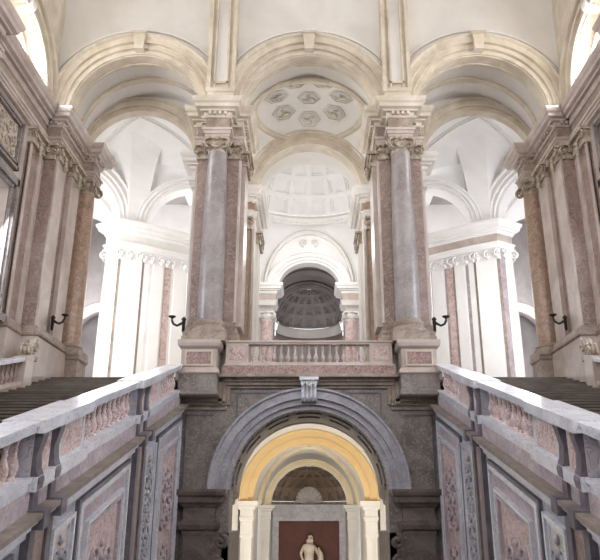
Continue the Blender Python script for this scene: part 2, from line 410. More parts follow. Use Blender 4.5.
# wall above the arcade
def upper_wall():
    m = MB()
    for X in (-6.4, 0, 6.4):
        m.archwall((X, F), 0, -3.2, 3.2, 14.1, 18.2, 2.75, 14.1, .02, .7)
    m.box(-9.6, -12, 22.02, 22.7, 14, 18.2); m.box(9.6, 12, 22.02, 22.7, 14, 18.2)
    # cove leaning out over the stair
    vs = []; n = 14
    for i in range(n+1):
        a = pi/2*i/n; y = 22.02-7.5*(1-cos(a)); z = 18.2+5.5*sin(a)
        vs += [(-12, y, z), (12, y, z)]
    m.add(vs, [(2*i, 2*i+1, 2*i+3, 2*i+2) for i in range(n)], True)
    o = m.build('wall_front', 'plaster'); struct(o)
upper_wall()
m = MB(); m.box(-12, 12, -8, 14.6, 23.65, 23.9); struct(m.build('ceiling', 'plaster'))

# ------------------------------------------------------------------ SIDE RESPONDS, SIDE WALLS
for s in (-1, 1):
    sd = SIDE[s]; inn = 'x-' if s > 0 else 'x+'
    t = thing('pier', f'mauve respond pier with pale pilaster strips against the {sd} wall beside the ramp', 'pier', (s*9.3, 23.2, ZF))
    MB().box(s*9.05, s*10.2, 22.0, 24.55, 5.87, 12.62).build('core', 'mauve', t)
    MB().box(s*8.98, s*9.06, 22.0, 22.85, 5.87, 12.05).build('edge_strip', 'palepink', t)
    MB().box(s*8.9, s*9.06, 23.3, 24.2, 5.87, 12.05).build('side_pilaster', 'palepink', t)
    MB().box(s*9.5, s*9.6, 21.9, 22.0, 5.87, 12.05).build('edge_strip', 'palepink', t)
    c = MB(); x0, x1 = sorted((s*8.9, s*9.1)); flatcapital(c, x0, x1, 23.3, 24.2, 12.05, .57, inn); c.build('capital', 'gilt', t)
    c = MB(); x0, x1 = sorted((s*9.1, s*9.5)); flatcapital(c, x0, x1, 21.98, 22.1, 12.05, .57, 'y-'); c.build('capital', 'gilt', t)
    c = MB(); x0, x1 = sorted((s*8.98, s*9.1)); flatcapital(c, x0, x1, 22.05, 22.8, 12.05, .57, inn)
    c.build('capital', 'gilt', t)
    P = mx([(8.82, 21.8), (10.2, 21.8), (10.2, 24.6), (8.82, 24.6)], s)
    MB().sweep(P, [(-.1, 3.0), (.0, 3.0), (.0, 5.5), (-.1, 5.5)]).build('pedestal', 'palepink', t)
    MB().sweep(P, [(-.1, 5.5), (.0, 5.5), (.06, 5.55), (.06, 5.63), (-.02, 5.68), (-.05, 5.82), (-.12, 5.9), (-.2, 5.9)]).build('base_moulding', 'brownstone', t)
    column(s*8.92, 25.05, 5.5, 5.95, 12.05, .4, .33, f'slender tan breccia column behind the {sd} respond pier at the head of the ramp', 'column_tan')
    m = MB(); m.sweep(mx([(8.4, 24.6), (10.2, 24.6), (10.2, 25.6), (8.4, 25.6)], s), [(0, ZF), (0, 5.3), (.06, 5.36), (.06, 5.5), (-.1, 5.5)])
    tag(m.build('pedestal', 'brownstone'), f'plain brown stone pedestal carrying the {sd} tan breccia column', 'pedestal')
    path = mx([(9.0, 22.0), (9.5, 22.0), (9.5, 21.9), (10.2, 21.9), (10.2, 25.45), (8.58, 25.45), (8.58, 24.62), (9.0, 24.62)], s)
    entablature(path, f'projecting entablature with dentils over the {sd} respond pier and tan column', ('palepink', 'brownstone', 'palepink'))
    # long side wall entablature with projecting blocks
    pts = [(9.5, 21.9)]
    path = [(9.5, 21.95), (9.5, 16.9), (9.05, 16.9), (9.05, 14.8), (9.5, 14.8), (9.5, 8.9), (9.05, 8.9), (9.05, 6.8), (9.5, 6.8), (9.5, -3), (10.2, -3), (10.2, 21.95)]
    path = path[::-1] if s > 0 else [(-x, y) for x, y in path]
    # orientation: make counter-clockwise
    ar = sum(path[i][0]*path[(i+1) % len(path)][1]-path[(i+1) % len(path)][0]*path[i][1] for i in range(len(path)))
    if ar < 0: path = path[::-1]
    entablature(path, f'long brown stone entablature running along the {sd} wall above its window', ('palepink', 'brownstone', 'palepink'), dent=False)
    # side wall with windows (lower order) and lunettes
    w = MB(); X0, X1 = sorted((s*9.62, s*10.4))
    ys = [(-3, 1.85), (3.95, 9.85), (11.95, 17.9), (20.0, 22.0)]
    for a, b in ys: w.box(X0, X1, a, b, -2, 12.62)
    for a, b in ((1.85, 3.95), (9.85, 11.95), (17.9, 20.0)):
        w.box(X0, X1, a, b, -2, 5.9); w.box(X0, X1, a, b, 9.95, 12.62)
    struct(w.build('wall_'+sd, 'palepink'))
    w = MB()
    for yc in (2.9, 10.9, 18.9):
        w.archwall((s*9.5, yc), pi/2, -4, 4 if yc < 18 else 3.15, 14.0, 23.7, 2.1, 14.0, -.5 if s > 0 else -.05, .05 if s > 0 else .5)
        w.archwall((s*10.0, yc), pi/2, -2.5, 2.5, 14.0, 17.2, 1.9, 14.0, -.25 if s > 0 else .0, .0 if s > 0 else .25, zo=14.02)
    struct(w.build('wall_'+sd, 'cream'))
    for i, (a, b) in enumerate(((1.85, 3.95), (9.85, 11.95), (17.9, 20.0))):
        vis = i == 2
        wn = MB(); x = s*9.6
        e = .0
        for k, (d0, d1, px) in enumerate(((.0, .1, .12), (.1, .24, .2), (.3, .46, .1))):
            A, B, Z0, Z1 = a-d1, b+d1, 5.9-d1*.3, 9.95+d1
            xa, xb = sorted((x, s*(9.6-px)))
            wn.box(xa, xb, a-d1, a-d0, 5.8, Z1); wn.box(xa, xb, b+d0, b+d1, 5.8, Z1); wn.box(xa, xb, a-d1, b+d1, 9.95+d0, Z1)
        xa, xb = sorted((x, s*9.35)); wn.box(xa, xb, a-.5, b+.5, 5.6, 5.85)
        o = struct(wn.build('window_%d' % (i+1 if s < 0 else i+4), 'greywall'))
        g = MB(); 
        xa, xb = sorted((s*10.0, s*10.02)); g.box(xa, xb, a, b, 5.9, 9.95)
        g.build('pane', 'glass', o)
        g = MB(); xa, xb = sorted((s*9.96, s*10.06))
        g.box(xa, xb, (a+b)/2-.03, (a+b)/2+.03, 5.9, 9.95)
        for zz in (7.2, 8.55): g.box(xa, xb, a, b, zz-.03, zz+.03)
        each(g, 'glazing_bar', 'offwhite', o)
        if vis or True:
            rp = thing('relief_panel', f'carved stone relief panel in a moulded frame above the {sd} wall window' if vis else f'carved relief panel on the {sd} wall, in the '+['bay above the landing', 'middle bay of the hall'][i], 'panel', (s*9.55, (a+b)/2, 10.6))
            f_ = MB(); xa, xb = sorted((s*9.62, s*9.46))
            for d0, d1 in ((0, .1), (.16, .24)):
                A, B, C, D = a-.15+d0, b+.15-d0, 10.6+d0, 12.35-d0
                f_.box(xa, xb, A, A+d1-d0, C, D); f_.box(xa, xb, B-(d1-d0), B, C, D); f_.box(xa, xb, A, B, C, C+d1-d0); f_.box(xa, xb, A, B, D-(d1-d0), D)
            each(f_, 'frame', 'greywall', rp)
            fl = MB().box(s*9.62, s*9.58, a+.05, b-.05, 10.8, 12.15).build('field', 'palepink', rp)
            qq = MB(); xx = s*9.56; ym = (a+b)/2
            for sy in (-1, 1):
                for (yo, zo, rr, tu) in ((.34, 11.25, .28, 1), (.34, 11.8, .24, -1), (.72, 11.5, .2, 1), (.75, 11.95, .14, -1), (.75, 11.05, .14, 1)):
                    qq.tube(spiral((xx, ym+sy*yo, zo), rr, 0, sy, 1.6, 26, -pi/2, tu), [.05-.02*i/26 for i in range(27)], 6)
            for k in range(5): qq.lathe([(0, -.12), (.08, -.06), (.1, 0), (.05, .1), (0, .14)], xx, ym, 11.0+.24*k, 10, sx=.6)
            qq.build('carving', 'gilt', fl)
    # lunette mouldings
    for i, yc in enumerate((2.9, 10.9, 18.9)):
        t = thing('lunette_frame', (f'moulded round frame of the bright lunette window high on the {sd} wall' if i == 2 else f'moulded round lunette frame on the {sd} wall, in the '+['bay above the landing', 'middle bay of the hall'][i]), 'window frame', (s*9.5, yc, 14.0))
        dd = lambda w0, w1: (s*-w0, s*-w1)
        ml = MB()
        for r0, r1, w in ((2.08, 2.2, .2), (2.2, 2.45, .12), (2.45, 2.56, .24), (2.56, 2.8, .16), (2.8, 3.0, .3)):
            ml.arch((s*9.5, yc), pi/2, 14.0, [(r0, -.1 if s < 0 else .1), (r1, -.1 if s < 0 else .1), (r1, -w if s < 0 else w), (r0, -w if s < 0 else w)])
        ml.build('archivolt', 'cream', t)
        ml = MB()
        ml.arch((s*10.0, yc), pi/2, 14.0, [(1.86, 0), (1.98, 0), (1.98, s*.12), (1.86, s*.12)])
        ml.build('inner_frame', 'offwhite', t)
        # scroll keystone
        k = MB()
        for dy in (-.12, 0, .12):
            k.tube(spiral((s*9.35, yc+dy, 14+2.2), .26, s, 0, 1.6, 26, pi/2, -1), .07, 6)
        k.box(s*9.4, s*9.7, yc-.16, yc+.16, 15.95, 16.9)
        k.build('scroll_keystone', 'offwhite', t)
        g = MB(); n = 24
        vs = [(s*10.4, yc+1.85*cos(pi*j/n), 14.0+1.85*sin(pi*j/n)) for j in range(n+1)]
        vs += [(s*10.42, y, z) for _, y, z in vs]
        g.add(vs, [tuple(range(n+1)), tuple(range(2*n+1, n, -1))]+[(j, j+1, n+2+j, n+1+j) for j in range(n)]+[(n, 0, n+1, 2*n+1)])
        g.build('pane', 'glass', t)
    # wall pilasters under the projecting blocks and next to the respond
    for (a, b, lab) in ((20.75, 21.75, f'mauve pilaster on the {sd} wall between the window and the respond pier'),
                        (14.9, 16.8, f'wide mauve pilaster on the {sd} wall on the camera side of the window'),
                        (6.9, 8.8, f'wide mauve pilaster on the {sd} wall beyond the edge of the view')):
        wide = b-a > 1.2; xf = 9.12 if wide else 9.45
        t = thing('pilaster', lab, 'pilaster', (s*9.5, (a+b)/2, 3.0))
        MB().box(s*(xf+.05), s*9.66, a, b, 5.87, 12.05).build('shaft', 'mauve', t)
        e = MB(); e.box(s*xf, s*(xf+.1), a, a+.16, 5.87, 12.05); e.box(s*xf, s*(xf+.1), b-.22, b, 5.87, 12.05); each(e, 'edge_strip', 'palepink', t)
        MB().box(s*(xf-.1), s*9.66, a-.1, b+.1, -1.6, 5.5).build('pedestal', 'palepink', t)
        x0, x1 = sorted((s*(xf-.1), s*9.66))
        P = [(x0, a-.1), (x1, a-.1), (x1, b+.1), (x0, b+.1)]
        MB().sweep(P, [(-.1, 5.5), (0, 5.5), (.05, 5.55), (.05, 5.63), (-.03, 5.68), (-.05, 5.82), (-.1, 5.9), (-.2, 5.9)]).build('base_moulding', 'brownstone', t)
        c = MB(); x0, x1 = sorted((s*xf, s*9.62)); flatcapital(c, x0, x1, a, b, 12.05, .57, inn); c.build('capital', 'gilt', t)

# ------------------------------------------------------------------ RAMPS
K = .287
q = lambda y: K*y-1.63            # top of the ramp rail
def para(mb, xa, xb, y0, y1, top, bot):
    mb.slab(min(xa, xb), max(xa, xb), [(y0, q(y0)+bot), (y1, q(y1)+bot), (y1, q(y1)+top), (y0, q(y0)+top)])
zr = lambda y: ZF-.2896*(24.0-y)
def baluster(mb, x, y, z0, z1, r=.075):
    h = z1-z0
    P = [(.9, 0), (.9, .06), (.55, .08), (.5, .12), (.72, .17), (1.0, .26), (1.02, .33), (.8, .43), (.48, .55), (.42, .6), (.62, .64), (.42, .68), (.5, .76), (.72, .84), (.62, .9), (.9, .93), (.9, 1)]
    mb.lathe([(r*a, h*b) for a, b in P], x, y, z0, 12)
def relief_scroll(mb, xf, s, yc, z, w, h, sl=K):
    # leafy scrollwork standing slightly proud of the wall plane
    for sy in (-1, 1):
        for zz, rr in ((0, .32), (-.42*h, .24), (.36*h, .2)):
            c = (xf, yc+sy*w*.25, z+zz+sl*sy*w*.25)
            mb.tube(spiral(c, rr*w, 0, sy, 1.5, 22, -pi/2, 1), .022+.012*w, 5)
    for k in range(7):
        zz = z-h*.6+k*h*.2; mb.lathe([(0, -.09), (.05+.02*w, -.02), (.03, .05), (0, .1)], xf, yc, zz, 8)
for s in (-1, 1):
    sd = SIDE[s]; XI = s*4.0
    # steps
    t = thing('ramp_stairs', f'broad flight of stone steps climbing the {sd} side to the upper floor', 'stairs', (s*6.5, 13, -1.6))
    n = 40; y0, y1 = 3.0, 24.0; dy = (y1-y0)/n; z0 = -1.6; dz = (ZF-z0)/n
    tr = MB(); ri = MB()
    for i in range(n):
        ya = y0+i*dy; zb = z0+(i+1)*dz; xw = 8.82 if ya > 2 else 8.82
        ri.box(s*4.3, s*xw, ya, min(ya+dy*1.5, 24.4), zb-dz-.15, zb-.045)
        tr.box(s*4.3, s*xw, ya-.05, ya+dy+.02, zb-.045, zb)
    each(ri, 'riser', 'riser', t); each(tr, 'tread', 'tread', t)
    # inner parapet wall
    w = MB(); w.slab(min(XI, s*4.36), max(XI, s*4.36), [(2.2, -8.5), (21.98, -8.5), (21.98, q(21.98)-.98), (2.2, q(2.2)-.98)])
    struct(w.build('wall_ramp_'+sd, 'blue_grey'))
    t = thing('balustrade', f'sloping marble balustrade along the open side of the {sd} ramp', 'balustrade', (XI, 12, q(12)-1.3))
    r = MB(); para(r, s*3.9, s*4.42, 2.2, 21.15, 0, -.06); para(r, s*3.94, s*4.38, 2.2, 21.15, -.06, -.16)
    r.build('handrail', 'lightrail', t)
    r = MB(); para(r, s*3.93, s*4.4, 2.2, 21.15, -.80, -.86); para(r, s*3.97, s*4.36, 2.2, 21.15, -.86, -.98); r.build('bottom_rail', 'lightrail', t)
    r = MB(); para(r, s*3.95, s*4.36, 2.2, 21.15, -.98, -1.27); r.build('plinth', 'relief', t)
    r = MB(); para(r, s*3.72, s*4.0, 2.2, 21.4, -1.27, -1.34)
    tt = r.build('ledge', 'ledge', t)
    r = MB(); para(r, s*3.78, s*4.0, 2.2, 21.5, -1.34, -1.4); para(r, s*3.86, s*4.0, 2.2, 21.5, -1.4, -1.5); para(r, s*3.93, s*4.0, 2.2, 21.5, -1.5, -1.62)
    r.build('ledge_moulding', 'lightrail', t)
    piers = [(4.3, 6.4), (10.2, 12.33), (16.0, 18.3)]
    gaps = [(2.4, 4.3), (6.4, 10.2), (12.33, 16.0), (18.3, 21.15)]
    for a, b in piers:
        r = MB(); para(r, s*3.82, s*4.46, a-.04, b+.04, .02, -.17); r.build('rail_block', 'lightrail', t)
        r = MB(); para(r, s*3.86, s*4.0, a-.02, b+.02, -.79, -.99); r.build('base_block', 'lightrail', t)
        r = MB(); para(r, s*3.98, s*4.34, a, b, -.16, -.80); blk_ = r.build('pier_block', 'blue_grey', t)
        r = MB(); para(r, s*3.955, s*3.99, a+1.05, b-.12, -.24, -.74); pn = r.build('pink_panel', 'pink', blk_)
        r = MB(); para(r, s*3.94, s*3.99, a+.95, b-.02, -.19, -.24); para(r, s*3.94, s*3.99, a+.95, b-.02, -.74, -.79)
        para(r, s*3.94, s*3.99, a+.95, a+1.05, -.24, -.74); para(r, s*3.94, s*3.99, b-.12, b-.02, -.24, -.74); each(r, 'panel_frame', 'lightrail', t)
        r = MB(); para(r, s*3.96, s*3.99, a+.3, a+.62, -.2, -.78); r.build('pink_panel', 'pink', blk_)
        for aa in (a+.02, a+.68):
            r = MB(); 
            yy0, yy1 = aa, aa+.2
            # curved console strip, bellied out below the rail
            prof = [(-.14, .10), (-.22, .13), (-.3, .11), (-.5, .06), (-.7, .08), (-.8, .12), (-.86, .14), (-.98, .12), (-1.0, .08), (-1.27, .08)]
            for i in range(len(prof)-1):
                (ta, oa), (tb, ob) = prof[i], prof[i+1]
                xa, xb = s*(3.98-oa), s*(3.98-ob)
                vs = [(xa, yy0, q(yy0)+ta), (xa, yy1, q(yy1)+ta), (s*4.0, yy1, q(yy1)+ta), (s*4.0, yy0, q(yy0)+ta),
                      (xb, yy0, q(yy0)+tb), (xb, yy1, q(yy1)+tb), (s*4.0, yy1, q(yy1)+tb), (s*4.0, yy0, q(yy0)+tb)]
                r.add(vs, [(0,1,2,3),(4,7,6,5),(0,4,5,1),(1,5,6,2),(2,6,7,3),(3,7,4,0)])
            para(r, s*3.7, s*4.0, yy0-.02, yy1+.02, -1.24, -1.5)
            r.build('console_strip', 'darkstrip', t)
    for gi, (a, b) in enumerate(gaps):
        n = max(4, int(round((b-a)/.33)))
        if gi == 0: n = 5
        for k in range(n):
            y = a+(b-a)*(k+.5)/n
            m_ = MB(); baluster(m_, s*4.17, y, q(y)-.82, q(y)-.14, .078); m_.build('baluster', 'pink', t)
    # panels on the ramp wall below the ledge
    top = -1.62
    for bi, (a, b) in enumerate(((4.3, 6.4), (10.2, 12.33), (16.0, 18.3))):
        g = ['nearest the landing', 'midway along', 'nearest the arch'][bi]
        t = thing('pilaster_strip', f'dark strip pair and slim scroll panel on {sd} ramp wall, {g}', 'pilaster', (XI, a+.4, -1))
        r = MB()
        for aa in (a+.02, a+.68):
            r.slab(min(s*3.88, XI), max(s*3.88, XI), [(aa, -8.5), (aa+.2, -8.5), (aa+.2, q(aa+.2)+top+.1), (aa, q(aa)+top+.1)])
        each(r, 'dark_strip', 'darkstrip', t)
        r = MB(); r.slab(min(s*3.93, XI), max(s*3.93, XI), [(a+.22, -8.5), (a+.68, -8.5), (a+.68, q(a+.68)+top), (a+.22, q(a+.22)+top)]); r.build('light_strip', 'mauve', t)
        # slim relief panel
        A, B = a+1.05, b-.1
        r = MB()
        for d0, d1, pr in ((0, .07, .1), (.1, .15, .06)):
            for (u0, u1) in ((A+d0, A+d1), (B-d1, B-d0)):
                r.slab(min(s*(4-pr), XI), max(s*(4-pr), XI), [(u0, -8.5), (u1, -8.5), (u1, q(u1)+top-.2-d0), (u0, q(u0)+top-.2-d0)])
            r.slab(min(s*(4-pr), XI), max(s*(4-pr), XI), [(A+d1, q(A+d1)+top-.2-d1), (B-d1, q(B-d1)+top-.2-d1), (B-d1, q(B-d1)+top-.2-d0), (A+d1, q(A+d1)+top-.2-d0)])
        each(r, 'panel_frame', 'lightrail', t)
        r = MB(); r.slab(min(s*3.975, XI), max(s*3.975, XI), [(A+.15, -8.5), (B-.15, -8.5), (B-.15, q(B-.15)+top-.36), (A+.15, q(A+.15)+top-.36)]); fld = r.build('panel_field', 'palepink', t)
        r = MB(); ym = (A+B)/2
        for k in range(5):
            relief_scroll(r, s*3.95, s, ym, q(ym)+top-1.1-k*1.15, B-A-.3, 1.0, 0)
        r.build('scroll_relief', 'blue_grey', fld)
    for bi, (a, b) in enumerate(((6.4, 10.2), (12.33, 16.0), (18.3, 21.9))):
        g = ['nearest the landing', 'midway along', 'nearest the arch'][bi]
        t = thing('wall_panel', f'large slant-topped pink panel on the {sd} ramp wall, {g}', 'panel', (XI, (a+b)/2, -2))
        A, B = a+.1, b-.3
        def frame(d0, d1, pr, mat, nm, tb):
            r = MB(); xa, xb = min(s*(4-pr), XI), max(s*(4-pr), XI)
            for (u0, u1) in ((A+d0, A+d1), (B-d1, B-d0)):
                r.slab(xa, xb, [(u0, -8.5), (u1, -8.5), (u1, q(u1)+top-tb-d0), (u0, q(u0)+top-tb-d0)])
            r.slab(xa, xb, [(A+d1, q(A+d1)+top-tb-d1), (B-d1, q(B-d1)+top-tb-d1), (B-d1, q(B-d1)+top-tb-d0), (A+d1, q(A+d1)+top-tb-d0)])
            r.build(nm, mat, t)
        frame(0, .07, .07, 'darkstrip', 'outer_line', .08)
        frame(.07, .17, .10, 'lightrail', 'outer_frame', .08)
        frame(.17, .48, .03, 'relief', 'border', .08)
        frame(.48, .54, .12, 'lightrail', 'inner_frame', .08)
        frame(.54, .6, .07, 'lightrail', 'inner_moulding', .08)
        frame(.6, .66, .1, 'relief', 'inner_bead', .08)
        r = MB(); A2, B2 = A+.66, B-.66
        r.slab(min(s*3.97, XI), max(s*3.97, XI), [(A2, -8.5), (B2, -8.5), (B2, q(B2)+top-.74), (A2, q(A2)+top-.74)]); fld = r.build('panel_field', 'pink', t)
        r = MB(); ym = (A+B)/2
        for k in range(3): relief_scroll(r, s*3.95, s, ym, q(ym)+top-2.0-k*2.0, min(1.5, B2-A2), 1.2, 0)
        r.build('scroll_relief', 'relief', fld)
    # outer low balustrade against the window bay
    t = thing('balustrade', f'short sloping balustrade below the window on the outer side of the {sd} ramp', 'balustrade', (s*8.75, 18, 2.7))
    qo = lambda y: 4.56+.287*(y-20.7)
    def pp(xa, xb, y0, y1, tp, bt, nm, mat):
        r = MB(); r.slab(min(s*xa, s*xb), max(s*xa, s*xb), [(y0, qo(y0)+bt), (y1, qo(y1)+bt), (y1, qo(y1)+tp), (y0, qo(y0)+tp)]); r.build(nm, mat, t)
    pp(8.62, 9.0, 17.0, 20.9, 0, -.12, 'handrail', 'lightrail'); pp(8.64, 8.98, 17.0, 20.9, -.72, -.82, 'bottom_rail', 'palepink')
    pp(8.62, 9.0, 17.0, 20.9, -.82, -1.2, 'plinth', 'brownstone')
    for k in range(12):
        y = 17.1+3.5*(k+.5)/12
        m_ = MB(); baluster(m_, s*8.8, y, qo(y)-.74, qo(y)-.1, .08); m_.build('baluster', 'mauve', t)
    pp(8.58, 9.0, 20.6, 21.2, .04, -1.25, 'end_post', 'palepink')
    m_ = MB()
    for dx in (0, .12, .24):
        m_.tube(spiral((s*(8.64+dx), 20.9, 4.86), .16, 0, -1, 1.6, 24, pi/2, 1), .055, 6)
        m_.tube(spiral((s*(8.64+dx), 21.35, 5.05), .2, 0, 1, 1.6, 24, pi/2, 1), .06, 6)
    m_.box(s*8.6, s*8.95, 20.9, 21.5, 4.58, 4.74)
    m_.build('scroll_finial', 'gilt', t)
    m = MB(); m.slab(min(s*8.75, s*9.7), max(s*8.75, s*9.7), [(-3, -2), (22, -2), (22, 3.75), (3, -1.3), (-3, -1.6)])
    struct(m.build('trim_%d' % (1 if s < 0 else 2), 'brownstone'))

# ------------------------------------------------------------------ LOWER FRONT WALL, BALCONY
m = MB(); m.archwall((0, F), 0, -4.2, 4.2, -8.5, 4.1, 2.42, .73, .0, 1.0)
struct(m.build('wall_lower_front', 'greywall'))
t = thing('arch', 'wide grey marble arch of the lower passage under the balcony', 'arch', (0, 22, .73))
m = MB(); archivolt(m, (0, F), 0, .73, 2.42, 3.08, -.04, .4, 3); m.build('archivolt', 'blue_grey', t)
m = MB(); m.arch((0, F), 0, .73, [(2.42, .4), (2.9, .4), (2.9, 3.2), (2.42, 3.2)]); m.build('soffit', 'greywall', t)
m = MB()
for k in range(7):
    a0 = pi*(k+.12)/7; a1 = pi*(k+.88)/7
    for w0, w1, e0, e1 in ((.55, .62, 0, 1), (1.5, 1.57, 0, 1)):
        m.arch((0, F), 0, .73, [(2.37, w0), (2.44, w0), (2.44, w1), (2.37, w1)], 10, 1, a0, a1)
    for aa in (a0, a1-.02): m.arch((0, F), 0, .73, [(2.37, .55), (2.44, .55), (2.44, 1.57), (2.37, 1.57)], 1, 1, aa, aa+.02)
each(m, 'soffit_panel_frame', 'greywall', t)
m = MB(); m.box(-.24, .24, 21.62, 22.05, 3.36, 3.95); m.box(-.3, .3, 21.4, 22.05, 4.0, 4.1); m.box(-.26, .26, 21.48, 22.05, 3.9, 4.02)
for dx in (-.18, -.06, .06, .18):
    m.tube([(dx, 21.62, 3.38), (dx, 21.56, 3.5), (dx, 21.58, 3.65), (dx, 21.5, 3.82), (dx, 21.44, 3.93)], .05, 6)
for dx in (-.2, 0, .2): m.tube(spiral((dx, 21.5, 3.86), .1, 0, -1, 1.3, 16, pi/2, 1), .04, 6)
m.build('scroll_keystone', 'lightrail', t)
# trim ledge around
t = thing('string_course', 'pale stepped string course framing the wall between lower arch and balcony', 'moulding', (0, 21.9, 3.4))
m = MB()
for z0, z1, p in ((4.0, 4.1, .34), (3.9, 4.0, .24), (3.82, 3.9, .12)): m.box(-2.86, 2.86, 22-p, 22.02, z0, z1)
for s in (-1, 1):
    for a, b, p in ((2.72, 2.86, .34), (2.62, 2.72, .2), (2.5, 2.62, .1)): m.box(s*a, s*b, 22-p, 22.02, 3.3, 4.05)
    for z0, z1, p in ((3.36, 3.46, .34), (3.26, 3.36, .22), (3.14, 3.26, .1)): m.box(s*2.6, s*3.98, 22-p, 22.02, z0, z1)
each(m, 'moulding', 'brownstone', t)
m = MB()
for s in (-1, 1):
    m.box(s*1.0, s*2.3, 21.96, 22.01, 3.66, 3.7); m.box(s*2.26, s*2.3, 21.96, 22.01, 2.9, 3.66)
    m.box(s*3.85, s*3.9, 21.96, 22.01, -2, 3.0); m.box(s*3.0, s*3.9, 21.96, 22.01, 2.96, 3.0)
each(m, 'thin_frame', 'darkstrip', t)
# lower piers
LP = [(-.05, -.55), (.02, -.55), (.02, -.45), (.1, -.4), (.14, -.28), (.14, -.2), (.04, -.16), (.0, -.1), (.0, .2), (.05, .22), (.1, .3), (.2, .36), (.22, .5), (.3, .56), (.34, .66), (.34, .73), (-.05, .73)]
for s in (-1, 1):
    t = thing('pier', f'dark grey-brown pier with heavy moulded cap on the {SIDE[s]} of the lower arch', 'pier', (s*3.4, 22.6, -8))
    P = mx([(2.8, 21.72), (3.75, 21.72), (3.75, 25.2), (2.8, 25.2)], s)
    MB().sweep(P, LP).build('cap', 'darkpier', t)
    MB().sweep(P, [(-.02, -8.5), (-.02, -.5), (-.1, -.5)]).build('shaft', 'darkpier', t)
    m = MB(); m.box(s*2.4, s*2.85, 22.0, 25.2, -8.5, -.5); m.build('jamb', 'darkpier', t)
    m = MB()
    for dy in (0, .14, .28, .42):
        m.tube(spiral((s*2.62, 21.8+dy, -.75), .2, -s, 0, 1.6, 24, pi/2, 1 if s > 0 else -1), .075, 7)
        m.tube(spiral((s*2.66, 21.8+dy, -1.3), .17, -s, 0, 1.6, 24, pi/2, -1 if s > 0 else 1), .07, 7)
    m.box(s*2.6, s*2.86, 21.75, 22.3, -1.6, -.5)
    m.build('scroll_bracket', 'darkpier', t)
# balcony
t = thing('balustrade', 'level balcony balustrade of pale stone above the lower arch, between the piers', 'balustrade', (0, 21.75, 4.1))
m = MB(); m.box(-2.7, 2.7, 21.6, 21.98, 5.25, 5.31); m.box(-2.66, 2.66, 21.64, 21.95, 5.19, 5.25); m.build('handrail', 'palepink', t)
m = MB(); m.box(-2.7, 2.7, 21.58, 21.98, 4.48, 4.54); m.box(-2.66, 2.66, 21.62, 21.95, 4.54, 4.6); m.build('bottom_rail', 'palepink', t)
m = MB(); m.box(-2.74, 2.74, 21.5, 22.0, 4.2, 4.48); m.build('plinth', 'red', t)
m = MB(); m.box(-2.8, 2.8, 21.4, 22.0, 4.1, 4.2); m.build('ledge', 'brownstone', t)
for s in (-1, 1):
    m = MB(); m.box(s*1.94, s*2.66, 21.64, 21.95, 4.6, 5.19); ep = m.build('end_post', 'palepink', t)
    m = MB(); m.box(s*2.06, s*2.54, 21.62, 21.65, 4.68, 5.11); m.build('red_panel', 'pink', ep)
for k in range(17):
    m = MB(); baluster(m, -1.9+3.8*(k+.5)/17, 21.8, 4.59, 5.2, .078); m.build('baluster', 'palepink' if k % 3 else 'pink', t)

# upper floor slab
m = MB(); m.box(-4.3, 4.3, 22.0, 60, 4.1, ZF); m.box(-20, -4.2, 24.0, 60, 3.9, ZF-.002); m.box(20, 4.2, 24.0, 60, 3.9, ZF-.002)
struct(m.build('floor', 'brownstone'))
# landing, central flight, lower floor
m = MB(); m.box(-10, 10, -6, 3.0, -2.0, -1.6); struct(m.build('floor_landing', 'step'))
t = thing('central_stairs', 'central flight of stone steps going down from the landing under the arch', 'stairs', (0, 12, -8))
m = MB(); n = 40
for i in range(n): m.box(-3.95, 3.95, 3.0+i*.42, 3.0+(i+1.3)*.42, -1.6-(i+1)*.16-.3, -1.6-(i+1)*.16)
each(m, 'step', 'step', t)
m = MB(); m.box(-14, 14, 19.5, 52, -8.6, -8.1); struct(m.build('floor_lower', 'step'))
m = MB(); m.box(-11, 11, -7, -6.4, -2, 24); struct(m.build('wall_back', 'plaster'))

# ------------------------------------------------------------------ LOWER VESTIBULE
m = MB(); m.arch((0, 0), 0, .6, [(3.22, 25.2), (3.4, 25.2), (3.4, 46), (3.22, 46)], 40)
m.box(-3.4, -3.22, 25.2, 46, -8.5, .6); m.box(3.4, 3.22, 25.2, 46, -8.5, .6)
m.archwall((0, 25.2), 0, -3.6, 3.6, .6, 4.05, 2.5, .6, -.2, -.02)
struct(m.build('ceiling_lower', 'offwhite'))
def low_arch(Y, r, rout, dep, mat, label):
    t = thing('arch', label, 'arch', (0, Y, .6))
    m = MB(); archivolt(m, (0, Y), 0, .6, r, rout, 0, dep, 2); m.build('archivolt', mat, t)
    return t
low_arch(33, 2.55, 3.2, .45, 'ochre', 'ochre yellow plaster arch lit by lamps inside the lower passage')
low_arch(45.6, 2.42, 2.78, .4, 'cream2', 'small cream arch at the far end of the lower passage, framing the niche')
